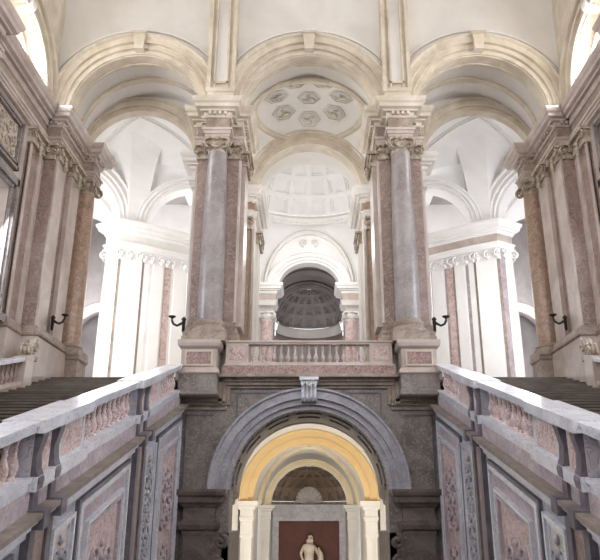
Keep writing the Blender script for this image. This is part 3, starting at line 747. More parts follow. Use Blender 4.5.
# diagonal groins between them
t = thing('vault_groins', 'pale diagonal vault creases between the yellow arch and the cream arch', 'vault', (0, 40, .6))
for s in (-1, 1):
    m = MB(); pts = []
    for k in range(21):
        f = k/20; x = s*3.1*cos(f*pi/2); z = .6+3.15*sin(f*pi/2); y = 34.2+ (1-cos(f*pi/2))*5.6
        pts.append((x, y, z))
    m.tube(pts, .14, 6)
    pts = [(x, 79.8-y, z) for x, y, z in pts]; m.tube(pts, .2, 6)
    each(m, 'groin', 'cream2', t)
for s in (-1, 1):
    for (Y, a, b, lab, mt) in ((33.0, 2.45, 3.2, f'bright cream pier carrying the yellow arch on the {SIDE[s]}', 'offwhite'), (45.6, 2.3, 3.1, f'white pilaster pier carrying the small cream arch on the {SIDE[s]}', 'offwhite')):
        t = thing('pier', lab, 'pier', (s*(a+b)/2, Y+.5, -8))
        P = mx([(a+.12, Y-.02), (b-.12, Y-.02), (b-.12, Y+1.0), (a+.12, Y+1.0)], s)
        MB().sweep(P, [(-.02, -8.3), (-.02, -.3), (-.1, -.3)]).build('shaft', mt, t)
        MB().sweep(P, [(-.1, -.95), (.03, -.95), (.03, -.85), (.01, -.8), (.01, -.3), (.04, -.26), (.08, -.1), (.04, -.06), (.04, .2), (.12, .26), (.14, .36), (.24, .42), (.26, .6), (-.1, .6)]).build('cap', mt, t)
        m = MB(); m.box(s*(a+.3), s*(b-.3), Y-.08, Y, -8.3, -1.1); m.build('raised_panel', 'offwhite', t)
# niche wall
m = MB(); m.archwall((0, 46.5), 0, -4, 4, -8.5, 4.2, 2.42, .62, .0, .3, zo=.6); struct(m.build('wall_niche', 'offwhite'))
t = thing('niche', 'dark brown apse niche with coffers and a scallop shell above the statue', 'niche', (0, 46.8, -8))
def cap(cx, cy, cz, R, H, a0, a1, nlon, nlat, lat0, lat1, depth, name, mat, parent, sub=.16, squash=1):
    # coffered cap: H vertical semi-axis; cells stepped outwards
    m = MB(); 
    def P(lo, la, off): return (cx+(R+off)*cos(la)*cos(lo), cy+(R+off)*cos(la)*sin(lo)*squash, cz+(H+off)*sin(la))
    for i in range(nlon):
        for j in range(nlat):
            lo0 = a0+(a1-a0)*i/nlon; lo1 = a0+(a1-a0)*(i+1)/nlon; la0 = lat0+(lat1-lat0)*j/nlat; la1 = lat0+(lat1-lat0)*(j+1)/nlat
            rings = []
            for f, off in ((0, 0), (sub, 0), (sub, depth*.5), (sub*1.7, depth*.5), (sub*1.7, depth)):
                A = lo0+(lo1-lo0)*f; B = lo1-(lo1-lo0)*f; C = la0+(la1-la0)*f; D = la1-(la1-la0)*f
                rg = []
                for u in (0, .5): rg.append(P(A+(B-A)*u, C, off))
                for u in (0, .5): rg.append(P(B, C+(D-C)*u, off))
                for u in (0, .5): rg.append(P(B-(B-A)*u, D, off))
                for u in (0, .5): rg.append(P(A, D-(D-C)*u, off))
                rings.append(rg)
            vs = [p for r_ in rings for p in r_]; fs = []
            for r_ in range(len(rings)-1):
                for k in range(8):
                    fs.append((r_*8+k, r_*8+(k+1) % 8, (r_+1)*8+(k+1) % 8, (r_+1)*8+k))
            fs.append(tuple(32+k for k in range(8)))
            m.add(vs, fs)
    return m.build(name, mat, parent)
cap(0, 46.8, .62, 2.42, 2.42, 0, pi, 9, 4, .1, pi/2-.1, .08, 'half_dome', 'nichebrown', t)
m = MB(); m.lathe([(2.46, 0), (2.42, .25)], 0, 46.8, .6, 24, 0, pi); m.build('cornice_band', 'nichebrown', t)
m = MB()
for k in range(11):
    a = pi*(k+.5)/11; m.tube([(0, 46.3, .72), (.45*cos(a), 46.25, .72+.5*sin(a)), (.85*cos(a), 46.1, .72+.98*sin(a))], [.03, .1, .15], 7)
m.tube([(-.95, 46.2, .66), (0, 46.2, .66), (.95, 46.2, .66)], .06, 6)
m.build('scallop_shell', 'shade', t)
t = thing('aedicule', 'grey stone frame with maroon back panel behind the white statue', 'niche frame', (0, 46.3, -8))
m = MB(); m.box(-2.3, 2.3, 45.95, 46.5, -.05, .6); m.box(-2.32, 2.32, 45.85, 46.5, .45, .62); m.box(-2.05, 2.05, 45.9, 46.5, .1, .16); m.build('lintel', 'blue_grey', t)
m = MB(); m.box(-2.3, -1.9, 46.0, 46.5, -8.1, -.35); m.box(2.3, 1.9, 46.0, 46.5, -8.1, -.35)
m.box(-2.3, 2.3, 46.0, 46.5, -.35, -.05); m.build('jamb', 'blue_grey', t)
m = MB(); m.box(-1.92, 1.92, 46.3, 46.45, -8.1, -.33); m.build('back_panel', 'maroon', t)

# statue: generic standing classical figure leaning on a support
def skinned(name, verts, edges, radii, mat, parent, root=0):
    me = bpy.data.meshes.new(name); me.from_pydata(verts, edges, []); me.materials.append(M[mat])
    o = bpy.data.objects.new(name, me); COL.objects.link(o); o.parent = parent
    md = o.modifiers.new('skin', 'SKIN'); md.use_smooth_shade = True
    if not me.skin_vertices:
        bpy.context.view_layer.objects.active = o
    sv = me.skin_vertices[0].data if me.skin_vertices else None
    if sv is None: return o
    for i, r in enumerate(radii):
        sv[i].radius = (r, r) if not isinstance(r, tuple) else r
        sv[i].use_root = (i == root)
    ss = o.modifiers.new('sub', 'SUBSURF'); ss.levels = 2; ss.render_levels = 2
    return o
t = thing('statue', 'white marble statue of a standing nude figure in front of the maroon panel', 'statue', (0, 45.3, -4.3))
S = 3.05/1.8
V = [(0,0,.95),(0,.0,1.1),(0,-.02,1.28),(0,-.01,1.45),(.01,-.03,1.56),(.05,-.07,1.66),(.06,-.08,1.76),   # torso neck head 0-6
     (-.18,0,1.46),(-.3,.03,1.22),(-.22,-.1,1.0),(-.16,-.14,.95),                                         # left arm
     (.19,0,1.43),(.34,.05,1.2),(.4,-.02,.95),(.42,-.06,.86),                                             # right arm
     (-.1,0,.88),(-.14,-.05,.5),(-.17,.02,.1),(-.18,-.12,.04),                                            # leg
     (.1,0,.88),(.2,-.12,.5),(.24,-.04,.1),(.27,-.18,.04)]
E = [(0,1),(1,2),(2,3),(3,4),(4,5),(5,6),(3,7),(7,8),(8,9),(9,10),(3,11),(11,12),(12,13),(13,14),(0,15),(15,16),(16,17),(17,18),(0,19),(19,20),(20,21),(21,22)]
R = [.15,.135,.165,.15,.065,.1,.085,.075,.055,.042,.04,.075,.055,.042,.04,.1,.068,.045,.04,.1,.068,.045,.04]
R = [(a*1.25*S, a*1.0*S) for a in R]
skinned('body', [tuple(c*S for c in v) for v in V], E, R, 'statue', t)
m = MB(); px = t.location
def stp(x, y, z): return (px[0]+x*S, px[1]+y*S, px[2]+z*S)
m.tube([stp(.44,.05,0), stp(.42,.04,.3), stp(.45,.02,.6), stp(.42,-.02,.84)], [.13*S,.11*S,.1*S,.08*S], 9)
m.tube([stp(.34,.0,1.42), stp(.42,-.04,1.2), stp(.42,-.06,.9), stp(.4,-.1,.7), stp(.46,-.12,.45), stp(.4,-.1,.3)], [.03*S,.09*S,.12*S,.13*S,.12*S,.04*S], 8)
m.build('draped_support', 'statue', t)
m = MB()
for k in range(14):
    a = 2.399*k; z = 1-2*(k+.5)/14; rr = sqrt(1-z*z)
    c = stp(.055+.075*rr*cos(a), -.06+.075*rr*sin(a), 1.755+.075*abs(z)); m.lathe([(0,-.04),(.045,-.02),(.05,.02),(0,.045)], c[0], c[1], c[2], 8)
m.build('hair', 'statue', t)
m = MB(); m.lathe([(0,-.02),(.02,-.02),(.03,0),(.0,.07)], *stp(.05,-.165,1.665), 6); m.build('nose', 'statue', t)
m = MB(); m.box(-1.0, 1.15, 44.7, 45.9, -8.1, -4.6); m.box(-1.1, 1.25, 44.6, 46.0, -4.6, -4.3); m.box(-1.15, 1.3, 44.55, 46.0, -8.1, -7.6)
tag(m.build('statue_plinth', 'blue_grey'), 'tall grey stone plinth under the white statue in the lower niche', 'plinth')

# ------------------------------------------------------------------ UPPER VESTIBULE, CENTRAL AXIS
def saucer():
    t = thing('saucer_dome', 'shallow white dome with hexagonal coffers and rosettes right behind the central arch', 'dome', (0, 26.3, 16.6))
    m = MB()
    R = 2.3; H = .75
    prof = [(R*cos(a*pi/32), H*sin(a*pi/32)) for a in range(17)]
    m.lathe(prof, 0, 26.3, 16.75, 64, cap=False); m.build('shell', 'offwhite', t)
    m = MB(); m.lathe([(2.3, 0), (2.3, .12), (2.42, .12), (2.42, .0), (2.56, .0), (2.56, -.1), (2.28, -.1), (2.28, .0)], 0, 26.3, 16.72, 64, cap=False)
    m.build('rim_moulding', 'cream', t)
    m = MB()
    def pt(x, y): 
        rr = min((x*x+y*y)/(R*R), .98); return (x, 26.3+y, 16.75+H*sqrt(1-rr)-.03)
    cs = [(0, 0)]+[(1.45*cos(2*pi*k/7+pi/2), 1.45*sin(2*pi*k/7+pi/2)) for k in range(7)]
    for c in cs:
        for rr in (.5, .36):
            pts = [pt(c[0]+rr*cos(2*pi*j/6), c[1]+rr*sin(2*pi*j/6)) for j in range(7)]
            m.tube(pts, .035, 5)
    each(m, 'coffer_frame', 'offwhite', t)
    m = MB()
    for i, c in enumerate(cs):
        for k in range(3):
            a = k*2.1+i; p0 = pt(c[0], c[1]); p1 = pt(c[0]+.16*cos(a), c[1]+.16*sin(a)); p2 = pt(c[0]+.3*cos(a+.5), c[1]+.3*sin(a+.5))
            m.tube([(p[0], p[1], p[2]-.05) for p in (p0, p1, p2)], [.06, .05, .03], 5)
    each(m, 'rosette', 'cream', t)
saucer()
# bay vault around the saucer (square with round hole), springing walls at the sides
def holed(mb, x0, x1, y0, y1, z, cx, cy, R, th=.12, n=64):
    vs = []
    for k in range(n):
        a = 2*pi*k/n; ca, sa = cos(a), sin(a)
        tx = ((x1-cx)/ca if ca > 1e-9 else (x0-cx)/ca if ca < -1e-9 else 1e9); ty = ((y1-cy)/sa if sa > 1e-9 else (y0-cy)/sa if sa < -1e-9 else 1e9)
        tt = min(tx, ty)
        vs += [(cx+R*ca, cy+R*sa, z), (cx+tt*ca, cy+tt*sa, z)]
    mb.add(vs, [(2*k, 2*k+1, (2*k+3) % (2*n), (2*k+2) % (2*n)) for k in range(n)])
m = MB()
# pendentives from corners up to the rim
n = 16
for sx in (-1, 1):
    for sy in (-1, 1):
        vs = []; fs = []
        for i in range(n+1):
            a = pi/2*i/n
            rx, ry = 2.4*cos(a)*sx, 2.4*sin(a)*sy
            cxp, cyp = sx*2.45, sy*2.2
            for j in range(9):
                f = j/8
                # from square edge arcs to circle
                ex = 2.45*sx if a < pi/4 else 2.45*sx*(1/math.tan(a)); ey = 2.2*sy*(math.tan(a)) if a < pi/4 else 2.2*sy
                za = 14.1+sqrt(max(0, 2.75**2-(min(abs(ex), abs(ey) if a < pi/4 else abs(ex)))**2))*1.0
                za = min(16.75, za)
                vs.append((rx+(ex-rx)*f, 26.3+ry+(ey-ry)*f, 16.7+(za-16.7)*f**1.6))
        for i in range(n):
            for j in range(8): fs.append((i*9+j, i*9+j+1, (i+1)*9+j+1, (i+1)*9+j))
        m.add(vs, fs, True)
struct(m.build('ceiling_bay', 'offwhite'))
# second piers
for s in (-1, 1):
    sd = SIDE[s]
    t = thing('pier', f'pale pier with pink pilaster seen through the central arch, {sd} side', 'pier', (s*3.2, 30, ZF))
    MB().box(s*2.42, s*4.3, 28.5, 31.6, ZF, 12.62).build('core', 'offwhite', t)
    MB().box(s*2.62, s*3.04, 28.38, 28.5, 6, 12.05).build('pilaster', 'column_tan', t)
    e = MB(); e.box(s*2.42, s*2.52, 28.3, 28.5, 6, 12.05); e.box(s*3.14, s*3.3, 28.3, 28.5, 6, 12.05); each(e, 'edge_strip', 'palepink', t)
    c = MB(); x0, x1 = sorted((s*2.6, s*3.06)); flatcapital(c, x0, x1, 28.36, 28.5, 12.05, .57, 'y-'); c.build('capital', 'gilt', t)
    c = MB(); x0, x1 = sorted((s*2.3, s*2.45)); flatcapital(c, x0, x1, 29.2, 30.4, 11.7, .57, 'x-' if s > 0 else 'x+')
    c.build('capital', 'gilt', t)
    MB().box(s*2.3, s*2.45, 29.2, 30.4, 6, 11.7).build('side_pilaster', 'offwhite', t)
    path = mx([(2.42, 28.45), (2.56, 28.45), (2.56, 28.3), (3.1, 28.3), (3.1, 28.45), (4.3, 28.45), (4.3, 31.7), (2.42, 31.7)], s)
    entablature(path, f'cream entablature on the pale inner pier, {sd} side of the central axis', ('offwhite', 'column_tan', 'offwhite'))
t = thing('arch', 'second pale arch framing the coffered dome, behind the central arch', 'arch', (0, 28.5, 14.05))
m = MB(); archivolt(m, (0, 28.5), 0, 14.05, 2.4, 3.0, 0, .8, 2); m.build('archivolt', 'cream', t)
m = MB(); m.arch((0, 28.5), 0, 14.05, [(2.65, .8), (3.0, .8), (3.0, 2.5), (2.65, 2.5)]); m.build('soffit', 'offwhite', t)
m = MB(); m.archwall((0, 28.5), 0, -4.2, 4.2, 14.0, 18.8, 2.8, 14.05, .05, .7)
struct(m.build('wall_second_arch', 'offwhite'))
# octagon rear wall and dome
m = MB(); m.archwall((0, 42.6), 0, -7, 7, ZF, 18.9, 2.32, 14.0, 0, .8)
struct(m.build('wall_octagon_rear', 'white'))
t = thing('arch', 'white moulded arch on pink columns at the far side of the domed room', 'arch', (0, 42.6, 14))
m = MB(); archivolt(m, (0, 42.6), 0, 14, 1.98, 2.75, -.05, .8, 3, .86); m.build('archivolt', 'white', t)
m = MB(); m.arch((0, 42.6), 0, 14.0, [(2.75, -.25), (2.9, -.25), (2.9, .02), (2.75, .02)], 40, 1.32); m.arch((0, 42.6), 0, 14.0, [(3.0, -.12), (3.08, -.12), (3.08, .02), (3.0, .02)], 40, 1.34); m.build('pointed_moulding', 'offwhite', t)
m = MB()
for sx in (-1, 1): m.tube(spiral((sx*.34, 42.5, 17.1), .3, sx, 0, 1.5, 20, -pi/2, 1), .05, 5)
m.build('carving', 'offwhite', t)
for s in (-1, 1):
    column(s*2.66, 42.3, ZF+1.3, 6.6, 11.6, .42, .38, f'pink marble column below the far white arch, {SIDE[s]} side', 'pink', 'offwhite', 'offwhite', .6)
    path = mx([(2.12, 41.95), (3.4, 41.95), (3.4, 43.4), (2.12, 43.4)], s)
    entablature(path, f'white cornice block with pinkish frieze on the far pink column, {SIDE[s]} side', ('offwhite', 'palepink', 'white'), dent=False)
    m = MB(); m.box(s*2.05, s*3.3, 41.6, 43.3, ZF, ZF+1.3); tag(m.build('pedestal', 'offwhite'), f'off white pedestal of the far pink column on the {SIDE[s]}', 'pedestal')
t = thing('dome', 'large white dome with square coffers over the octagonal room', 'dome', (0, 37.4, 18.6))
cap(0, 37.4, 18.75, 5.05, 4.6, 0, 2*pi, 24, 4, .05, 1.15, .2, 'coffered_shell', 'white', t, .13)
m = MB(); m.lathe([(5.0, -.45), (4.85, -.4), (4.95, -.3), (4.75, -.15), (4.75, -.05), (5.05, .0), (5.1, .25)], 0, 37.4, 18.75, 72, cap=False); m.build('ring_moulding', 'offwhite', t)
m = MB()
for k in range(90):
    a = 2*pi*k/90; m.box(4.86*cos(a)-.06, 4.86*cos(a)+.06, 37.4+4.86*sin(a)-.06, 37.4+4.86*sin(a)+.06, 18.42, 18.56)
m.build('bead_course', 'offwhite', t)
m = MB(); m.lathe([(2.1, 0), (2.1, 1.6), (1.9, 1.9), (0, 2.4)], 0, 37.4, 22.9, 32, cap=False); m.build('lantern', 'white', t)
m = MB(); holed(m, -7.6, 7.6, 31.5, 43.4, 18.5, 0, 37.4, 4.98)
struct(m.build('ceiling_octagon', 'white'))
# far apse room
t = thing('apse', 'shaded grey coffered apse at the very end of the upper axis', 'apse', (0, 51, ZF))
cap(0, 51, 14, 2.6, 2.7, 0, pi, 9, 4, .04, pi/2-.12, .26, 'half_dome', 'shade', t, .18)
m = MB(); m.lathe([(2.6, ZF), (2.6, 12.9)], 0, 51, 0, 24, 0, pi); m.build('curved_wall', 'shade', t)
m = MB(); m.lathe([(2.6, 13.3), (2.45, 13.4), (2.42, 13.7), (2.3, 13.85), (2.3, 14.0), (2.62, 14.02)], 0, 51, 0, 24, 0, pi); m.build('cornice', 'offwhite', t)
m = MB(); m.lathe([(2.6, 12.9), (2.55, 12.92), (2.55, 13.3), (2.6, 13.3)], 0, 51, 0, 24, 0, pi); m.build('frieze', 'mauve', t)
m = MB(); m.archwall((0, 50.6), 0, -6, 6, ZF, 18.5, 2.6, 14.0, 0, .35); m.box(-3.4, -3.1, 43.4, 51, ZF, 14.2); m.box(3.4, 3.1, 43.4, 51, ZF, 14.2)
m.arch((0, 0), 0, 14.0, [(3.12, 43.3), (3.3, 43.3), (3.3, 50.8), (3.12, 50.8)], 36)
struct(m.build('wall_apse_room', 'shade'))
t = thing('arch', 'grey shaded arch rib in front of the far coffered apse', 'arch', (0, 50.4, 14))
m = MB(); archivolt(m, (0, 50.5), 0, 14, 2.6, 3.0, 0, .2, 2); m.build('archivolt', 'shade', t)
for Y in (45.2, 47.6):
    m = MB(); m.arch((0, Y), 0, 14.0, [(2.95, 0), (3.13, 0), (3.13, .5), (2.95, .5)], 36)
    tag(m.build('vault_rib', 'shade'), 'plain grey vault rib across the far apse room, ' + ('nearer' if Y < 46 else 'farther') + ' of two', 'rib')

# ------------------------------------------------------------------ SIDE BAYS OF THE UPPER VESTIBULE
for s in (-1, 1):
    sd = SIDE[s]
    # third arch
    t = thing('arch', f'inner cream arch seen below the large {sd} arch, opening to the bright side room', 'arch', (s*7.1, 25.5, 14))
    m = MB(); archivolt(m, (s*7.1, 25.5), 0, 14.0, 2.3, 2.85, -.02, .42, 2); m.build('archivolt', 'cream', t)
    m = MB(); m.archwall((s*7.1, 25.5), 0, -5 if s < 0 else -2.85, 2.85 if s < 0 else 5, 14.0, 19, 2.32, 14.0, .05, .4)
    m.box(s*9.4, s*12.1, 25.62, 25.9, ZF, 14.0)
    m.box(s*4.25, s*4.75, 25.55, 25.9, ZF, 14.0) 
    struct(m.build('wall_inner_arch_'+sd, 'offwhite'))
    m = MB(); P = mx([(4.1, 25.3), (4.8, 25.3), (4.8, 26.0), (4.1, 26.0)], s); m.sweep(P, ENT_LOW); m.sweep(P, FRIEZE); m.sweep(P, CORN)
    tag(m.build('entablature', 'offwhite'), f'off white entablature behind the {sd} front pier', 'entablature')
    # barrel between front arch and third arch
    m = MB(); m.arch((s*6.6, 0), 0, 14.0, [(3.0, 24.1), (3.2, 24.1), (3.2, 25.6), (3.0, 25.6)], 36); struct(m.build('ceiling_side_bay_'+sd, 'white'))
    # wedge pier
    t = thing('pier', (f'brilliant white' if s < 0 else 'pale white and shaded grey')+f' clustered pier with pink strip, beyond the {sd} ramp', 'pier', (s*8.2, 33, ZF))
    P = mx([(8.35, 32.75), (9.45, 32.1), (10.05, 32.6), (9.6, 34.6), (6.6, 35.6), (6.4, 34.2)], s)
    MB().prism(P, ZF, 12.62).build('core', 'white' if s < 0 else 'relief', t)  # right core greyer: dark of the gaps put into its colour
    # pilaster strips on the long face between (8.35,32.75) and (6.4,34.2)
    def onface(a, b, f0, f1, out, z0, z1, nm, mat):
        ax, ay = a; bx, by = b; dx, dy = bx-ax, by-ay; l = math.hypot(dx, dy)
        nx, ny = -dy/l, dx/l
        if ny > 0: nx, ny = -nx, -ny
        p0 = (ax+dx*f0, ay+dy*f0); p1 = (ax+dx*f1, ay+dy*f1)
        poly = [p0, (p0[0]+nx*out, p0[1]+ny*out), (p1[0]+nx*out, p1[1]+ny*out), p1]
        poly = [(s*x, y) for x, y in poly]
        return MB().prism(poly, z0, z1).build(nm, mat, t)
    A, B, C = (9.45, 32.1), (8.35, 32.75), (6.4, 34.2)
    onface(A, B, .1, .9, .16, 6, 12.05, 'pilaster', 'white')
    onface(A, B, .91, .97, .1, 6, 12.05, 'gap_shade_strip', 'mauve')  # dark strips here and below stand in for shaded gaps beside the pilaster
    onface(A, B, -.02, .07, .04, 6, 12.05, 'gap_shade_strip', 'brownstone')
    onface(B, C, .0, .12, .08, 6, 12.05, 'edge_strip', 'white')
    onface(B, C, .2, .42, .16, 6, 12.05, 'pilaster', 'white')
    onface(B, C, .48, .62, .06, 6, 12.05, 'pink_strip', 'pink')
    onface(B, C, .68, .95, .16, 6, 12.05, 'pilaster', 'white')
    c = MB(); c.prism(mx([(8.35, 32.6), (9.4, 32.0), (9.9, 32.6), (9.5, 34.5), (6.7, 35.4), (6.35, 34.1)], s), 12.05, 12.62)
    for a, b, fs in ((A, B, (.1, .5, .9)), (B, C, (.04, .2, .42, .55, .68, .95))):
        for f in fs:
            x = s*(a[0]+(b[0]-a[0])*f); y = a[1]+(b[1]-a[1])*f-.16
            for off in (0, .08): c.tube(spiral((x, y-off, 12.3), .2, 1, 0, 1.5, 20, pi/2, 1), .05, 5)
            c.lathe([(0, -.15), (.12, 0), (0, .15)], x, y-.08, 12.15, 8)
    c.build('capital', 'white', t)
    Pe = mx([(8.35, 32.55), (9.4, 31.95), (10.3, 32.5), (9.7, 34.6), (6.6, 35.7), (6.3, 34.05)], s)
    entablature(Pe, f'broad white entablature crowning the pier in the bright room beyond the {sd} ramp', ('white', 'palepink' if s > 0 else 'offwhite', 'white'), dent=False)
    column(s*9.95, 32.75, ZF+.9, 6.2, 12.05, .4, .35, f'smooth white column at the outer corner of the bright {sd} room pier', 'white', 'white', 'white')
    # diagonal arch A to the grey room, arch C towards the octagon
    t = thing('arch', f'white diagonal arch springing outward from the {sd} bright pier', 'arch', (s*11.35, 33.8, 14))
    Ac = (s*11.15, 30.55); an = (-pi/4 if s > 0 else pi/4)
    m = MB(); archivolt(m, Ac, an, 14, 2.1, 2.85, -.2, .5, 3); m.build('archivolt', 'white', t)
    m = MB(); m.archwall(Ac, an, -3.0, 3.0, 14, 18.6, 2.2, 14, -.1, .4); 
    lv = []
    for i in range(15):
        e = 1-cos(pi/2*i/14); z = 14+4.5*sin(pi/2*i/14)
        lv.append([(s*x, y, z) for x, y in ((8.3-1.6*e, 32.35-2.2*e), (9.15-.5*e, 31.95-2.8*e), (9.7+.9*e, 32.1-2.0*e), (9.9, 33.2), (8.3, 33.2))])
    m.add([p for l in lv for p in l], [(i*5+k, i*5+(k+1) % 5, i*5+5+(k+1) % 5, i*5+5+k) for i in range(14) for k in range(5)]+[(0, 1, 2, 3, 4), (74, 73, 72, 71, 70)]); 
    xx, yy = 13.4, 35.9
    m.box(s*13.0, s*16, 35.6, 36.3, ZF, 18.6)
    struct(m.build('wall_diagonal_'+sd, 'white'))
    t = thing('arch', f'white arch from the {sd} bright pier towards the domed octagon', 'arch', (s*6.2, 32.4, 14))
    m = MB(); archivolt(m, (s*6.25, 32.6), 0, 14, 2.05, 2.55, -.2, .6, 3); m.build('archivolt', 'white', t)
    m = MB(); m.archwall((s*6.25, 32.6), 0, -2.5, 2.5, 14, 18.6, 2.1, 14, -.1, .5)
    struct(m.build('wall_octagon_arch_'+sd, 'white'))
    # sail vaults
    def sail(cx, cy, hx, hy, H, nm):
        Rr = sqrt(hx*hx+hy*hy)+.02; n = 28
        Zs = lambda x, y: 14.0+H*sqrt(max(0, 1-(x*x+y*y)/(Rr*Rr)))
        m = MB(); m.add([(s*cx+hx*(2*i/n-1), cy+hy*(2*j/n-1), Zs(hx*(2*i/n-1), hy*(2*j/n-1))) for j in range(n+1) for i in range(n+1)],
              [(j*(n+1)+i, j*(n+1)+i+1, (j+1)*(n+1)+i+1, (j+1)*(n+1)+i) for j in range(n) for i in range(n)], True)
        struct(m.build(nm+sd, 'white'))
        t = thing('vault_ribs', f'thin raised ribs on the white vault of the {sd} side room, '+('inner' if cx < 9 else 'outer')+' bay', 'rib', (s*cx, cy, 14.0))
        m = MB()
        for k in (-1, 1):
            for dd in (-.09, .09):
                m.tube([(s*cx+u*hx*.97+dd*.7, cy+k*u*hy*.97-k*dd*.7, Zs(u*hx*.97, u*hy*.97)-.02) for u in [i/16-1 for i in range(33)]], .05, 5)
        each(m, 'rib', 'offwhite', t)
    sail(8.2, 29.0, 3.95, 3.2, 4.3, 'ceiling_inner_vault_')
    sail(14.2, 33.4, 3.6, 4.0, 4.2, 'ceiling_outer_vault_')
    # grey far room
    m = MB(); m.box(s*4.4, s*10.2, 39.8, 40.1, ZF, 18.6); struct(m.build('wall_side_room_'+sd, 'white'))
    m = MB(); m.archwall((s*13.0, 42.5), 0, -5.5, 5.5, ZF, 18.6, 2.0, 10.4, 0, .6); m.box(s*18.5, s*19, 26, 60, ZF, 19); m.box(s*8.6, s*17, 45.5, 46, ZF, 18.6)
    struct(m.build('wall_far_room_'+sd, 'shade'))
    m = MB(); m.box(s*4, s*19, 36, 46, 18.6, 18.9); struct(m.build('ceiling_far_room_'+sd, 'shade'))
    t = thing('arch', f'grey shaded arch deep in the side room behind the {sd} bright pier', 'arch', (s*13, 42.4, 10.4))
    m = MB(); archivolt(m, (s*13.0, 42.5), 0, 10.4, 2.0, 2.5, -.05, .3, 2); m.build('archivolt', 'offwhite', t)
    m = MB(); m.box(s*10, s*11, 42.2, 42.6, 10.0, 10.4); m.box(s*15, s*16, 42.2, 42.6, 10.0, 10.4); m.build('impost', 'offwhite', t)
    for k, X in enumerate((10.4, 11.0, 15.4)):
        m = MB(); m.box(s*(X-.22), s*(X+.22), 42.2, 42.52, ZF, 9.7); m.box(s*(X-.3), s*(X+.3), 42.1, 42.52, 9.7, 10.0); m.box(s*(X-.3), s*(X+.3), 42.1, 42.52, ZF, ZF+.9)
        tag(m.build('pilaster', 'shade'), f'grey shaded pilaster in the far {sd} side room, ' + ['first from the bright pier', 'second from the bright pier', 'outermost'][k], 'pilaster')

# ------------------------------------------------------------------ IRON LAMP BRACKETS
def sconce(x, y, z, sx, label):
    t = thing('wall_lamp', label, 'lamp', (x, y, z), 'black iron lamp brackets')
    m = MB(); m.lathe([(0, -.34), (.05, -.28), (.06, .1), (.09, .14), (.04, .2), (0, .24)], x, y, z, 10); m.build('wall_plate', 'iron', t)
    pts = [(x, y, z+.05), (x+sx*.1, y, z-.02), (x+sx*.22, y, z-.08), (x+sx*.34, y, z-.02), (x+sx*.4, y, z+.1), (x+sx*.4, y, z+.16)]
    m = MB(); m.tube(pts, [.05, .045, .04, .04, .04, .03], 8); arm = m.build('arm', 'iron', t)
    m = MB(); m.lathe([(.02, 0), (.05, .03), (.12, .07), (.13, .1), (.03, .1)], x+sx*.4, y, z+.15, 14); m.build('cup', 'iron', arm)
sconce(-4.18, 22.25, 6.05, -1, 'black iron lamp bracket on the outer side of the left front pier')
sconce(4.18, 22.25, 6.05, 1, 'black iron lamp bracket on the outer side of the right front pier')
sconce(-8.88, 23.1, 6.35, 1, 'black iron lamp bracket on the left respond pier, beside the tan column')
sconce(8.88, 23.1, 6.35, -1, 'black iron lamp bracket on the right respond pier, beside the tan column')

# ------------------------------------------------------------------ LIGHT
w = bpy.data.worlds.new('sky'); sc.world = w; w.use_nodes = True
w.node_tree.nodes['Background'].inputs[0].default_value = (.93, .96, 1, 1); w.node_tree.nodes['Background'].inputs[1].default_value = 2.2
def area(name, loc, target, sx, sy, power, col=(1, 1, 1)):
    l = bpy.data.lights.new(name, 'AREA'); l.shape = 'RECTANGLE'; l.size = sx; l.size_y = sy; l.energy = power; l.color = col
    o = bpy.data.objects.new(name, l); COL.objects.link(o); o.location = loc
    import mathutils
    d = mathutils.Vector(target)-mathutils.Vector(loc); o.rotation_euler = d.to_track_quat('-Z', 'Y').to_euler()
    return o
def point(name, loc, power, col=(1, 1, 1), r=.3):
    l = bpy.data.lights.new(name, 'POINT'); l.energy = power; l.color = col; l.shadow_soft_size = r
    o = bpy.data.objects.new(name, l); COL.objects.link(o); o.location = loc; return o
# daylight of the stair hall's side and lunette windows, and of the big windows in the wall behind
for s in (-1, 1):
    for y in (2.9, 10.9, 18.9):
        area('window_daylight', (s*9.9, y, 7.9), (0, y+1, 3), 2, 4, 330 if s < 0 else 480, (.8, .88, 1))
        area('lunette_daylight', (s*10.15, y, 14.8), (0, y+1, 10), 3, 1.4, 430, (.95, .97, 1))
area('rear_window_daylight', (0, -6.2, 12), (0, 22, 10), 12, 9, 1500, (1, .97, .94))
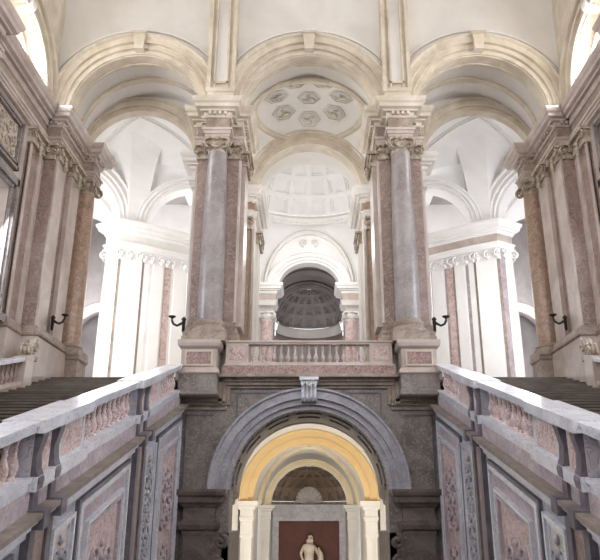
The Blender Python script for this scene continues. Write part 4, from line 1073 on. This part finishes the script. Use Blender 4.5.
# bright vestibule: windows of the outer walls, then added fill lights
area('vestibule_daylight', (-11.2, 27.8, 9.5), (-7, 33, 10), 3, 7, 420, (1, 1, 1))
area('vestibule_daylight', (11.2, 27.8, 9.5), (7, 33, 10), 3, 7, 260, (.92, .95, 1))
for s in (-1, 1):
    area('room_daylight', (s*6.8, 38.5, 12), (s*8, 33, 13), 3, 5, 500 if s < 0 else 260)
    point('room_fill', (s*7.6, 29.3, 9), 120 if s < 0 else 120, (1, .99, .97), 1.0)  # added fill light, brightens the side room vaults
point('dome_fill', (0, 37.4, 15.0), 560, (1, .99, .98), 1.0)  # unseen fill added below the dome to whiten it
point('bay_fill', (0, 26.3, 12.5), 190, (1, .97, .93), .6)  # fill light added under the saucer dome, no fitting here
point('apse_fill', (0, 47.2, 8.5), 420, (.95, .95, 1), .5)  # added fill that keeps the far apse from going black
for s in (-1, 1): point('far_room_fill', (s*13, 39, 11), 1000, (.95, .95, 1), .6)  # unseen fill added to lift the dark far rooms
area('passage_lamp', (0, 26.6, -3.4), (0, 34, 2.4), 3.5, 1.2, 420, (1, .94, .84))
area('passage_lamp', (0, 35.6, -3.0), (0, 45, 2.6), 3.5, 1.2, 270, (1, .95, .88))

from collections import defaultdict
byn = defaultdict(list)
for o in COL.objects:
    if o.parent is None and 'category' in o.keys(): byn[o.name.split('.')[0]].append(o)
GN = {'pier': 'stone piers of the staircase hall', 'column': 'marble columns', 'arch': 'arches of the hall', 'entablature': 'entablature blocks',
      'pedestal': 'stone pedestals', 'wall_rib': 'panelled ribs above the piers', 'impost_block': 'blocks under the ribs', 'pilaster': 'pilasters',
      'lunette_frame': 'lunette window frames', 'relief_panel': 'carved panels above the windows', 'balustrade': 'marble balustrades', 'ramp_stairs': 'side ramps of stairs',
      'pilaster_strip': 'strip pairs on the ramp walls', 'wall_panel': 'slant-topped panels on the ramp walls', 'vault_ribs': 'ribs of the side room vaults', 'vault_rib': 'ribs of the far room'}
for n, l in byn.items():
    if len(l) > 1 and n in GN:
        for o in l: o['group'] = GN[n]
# ------------------------------------------------------------------ CAMERA
cam = bpy.data.cameras.new('camera'); co = bpy.data.objects.new('camera', cam); COL.objects.link(co)
co.location = (0, 0, 0); co.rotation_euler = (pi/2+math.atan(235/690), 0, 0)
cam.sensor_width = 36; cam.sensor_fit = 'HORIZONTAL'; cam.lens = 690/600*36; cam.shift_x = -9/600
cam.clip_start = .1; cam.clip_end = 300
sc.camera = co
sc.view_settings.view_transform = 'Standard'; sc.view_settings.look = 'None'; sc.view_settings.gamma = 1
sc.view_settings.use_curve_mapping = False; sc.view_settings.exposure = 0.0
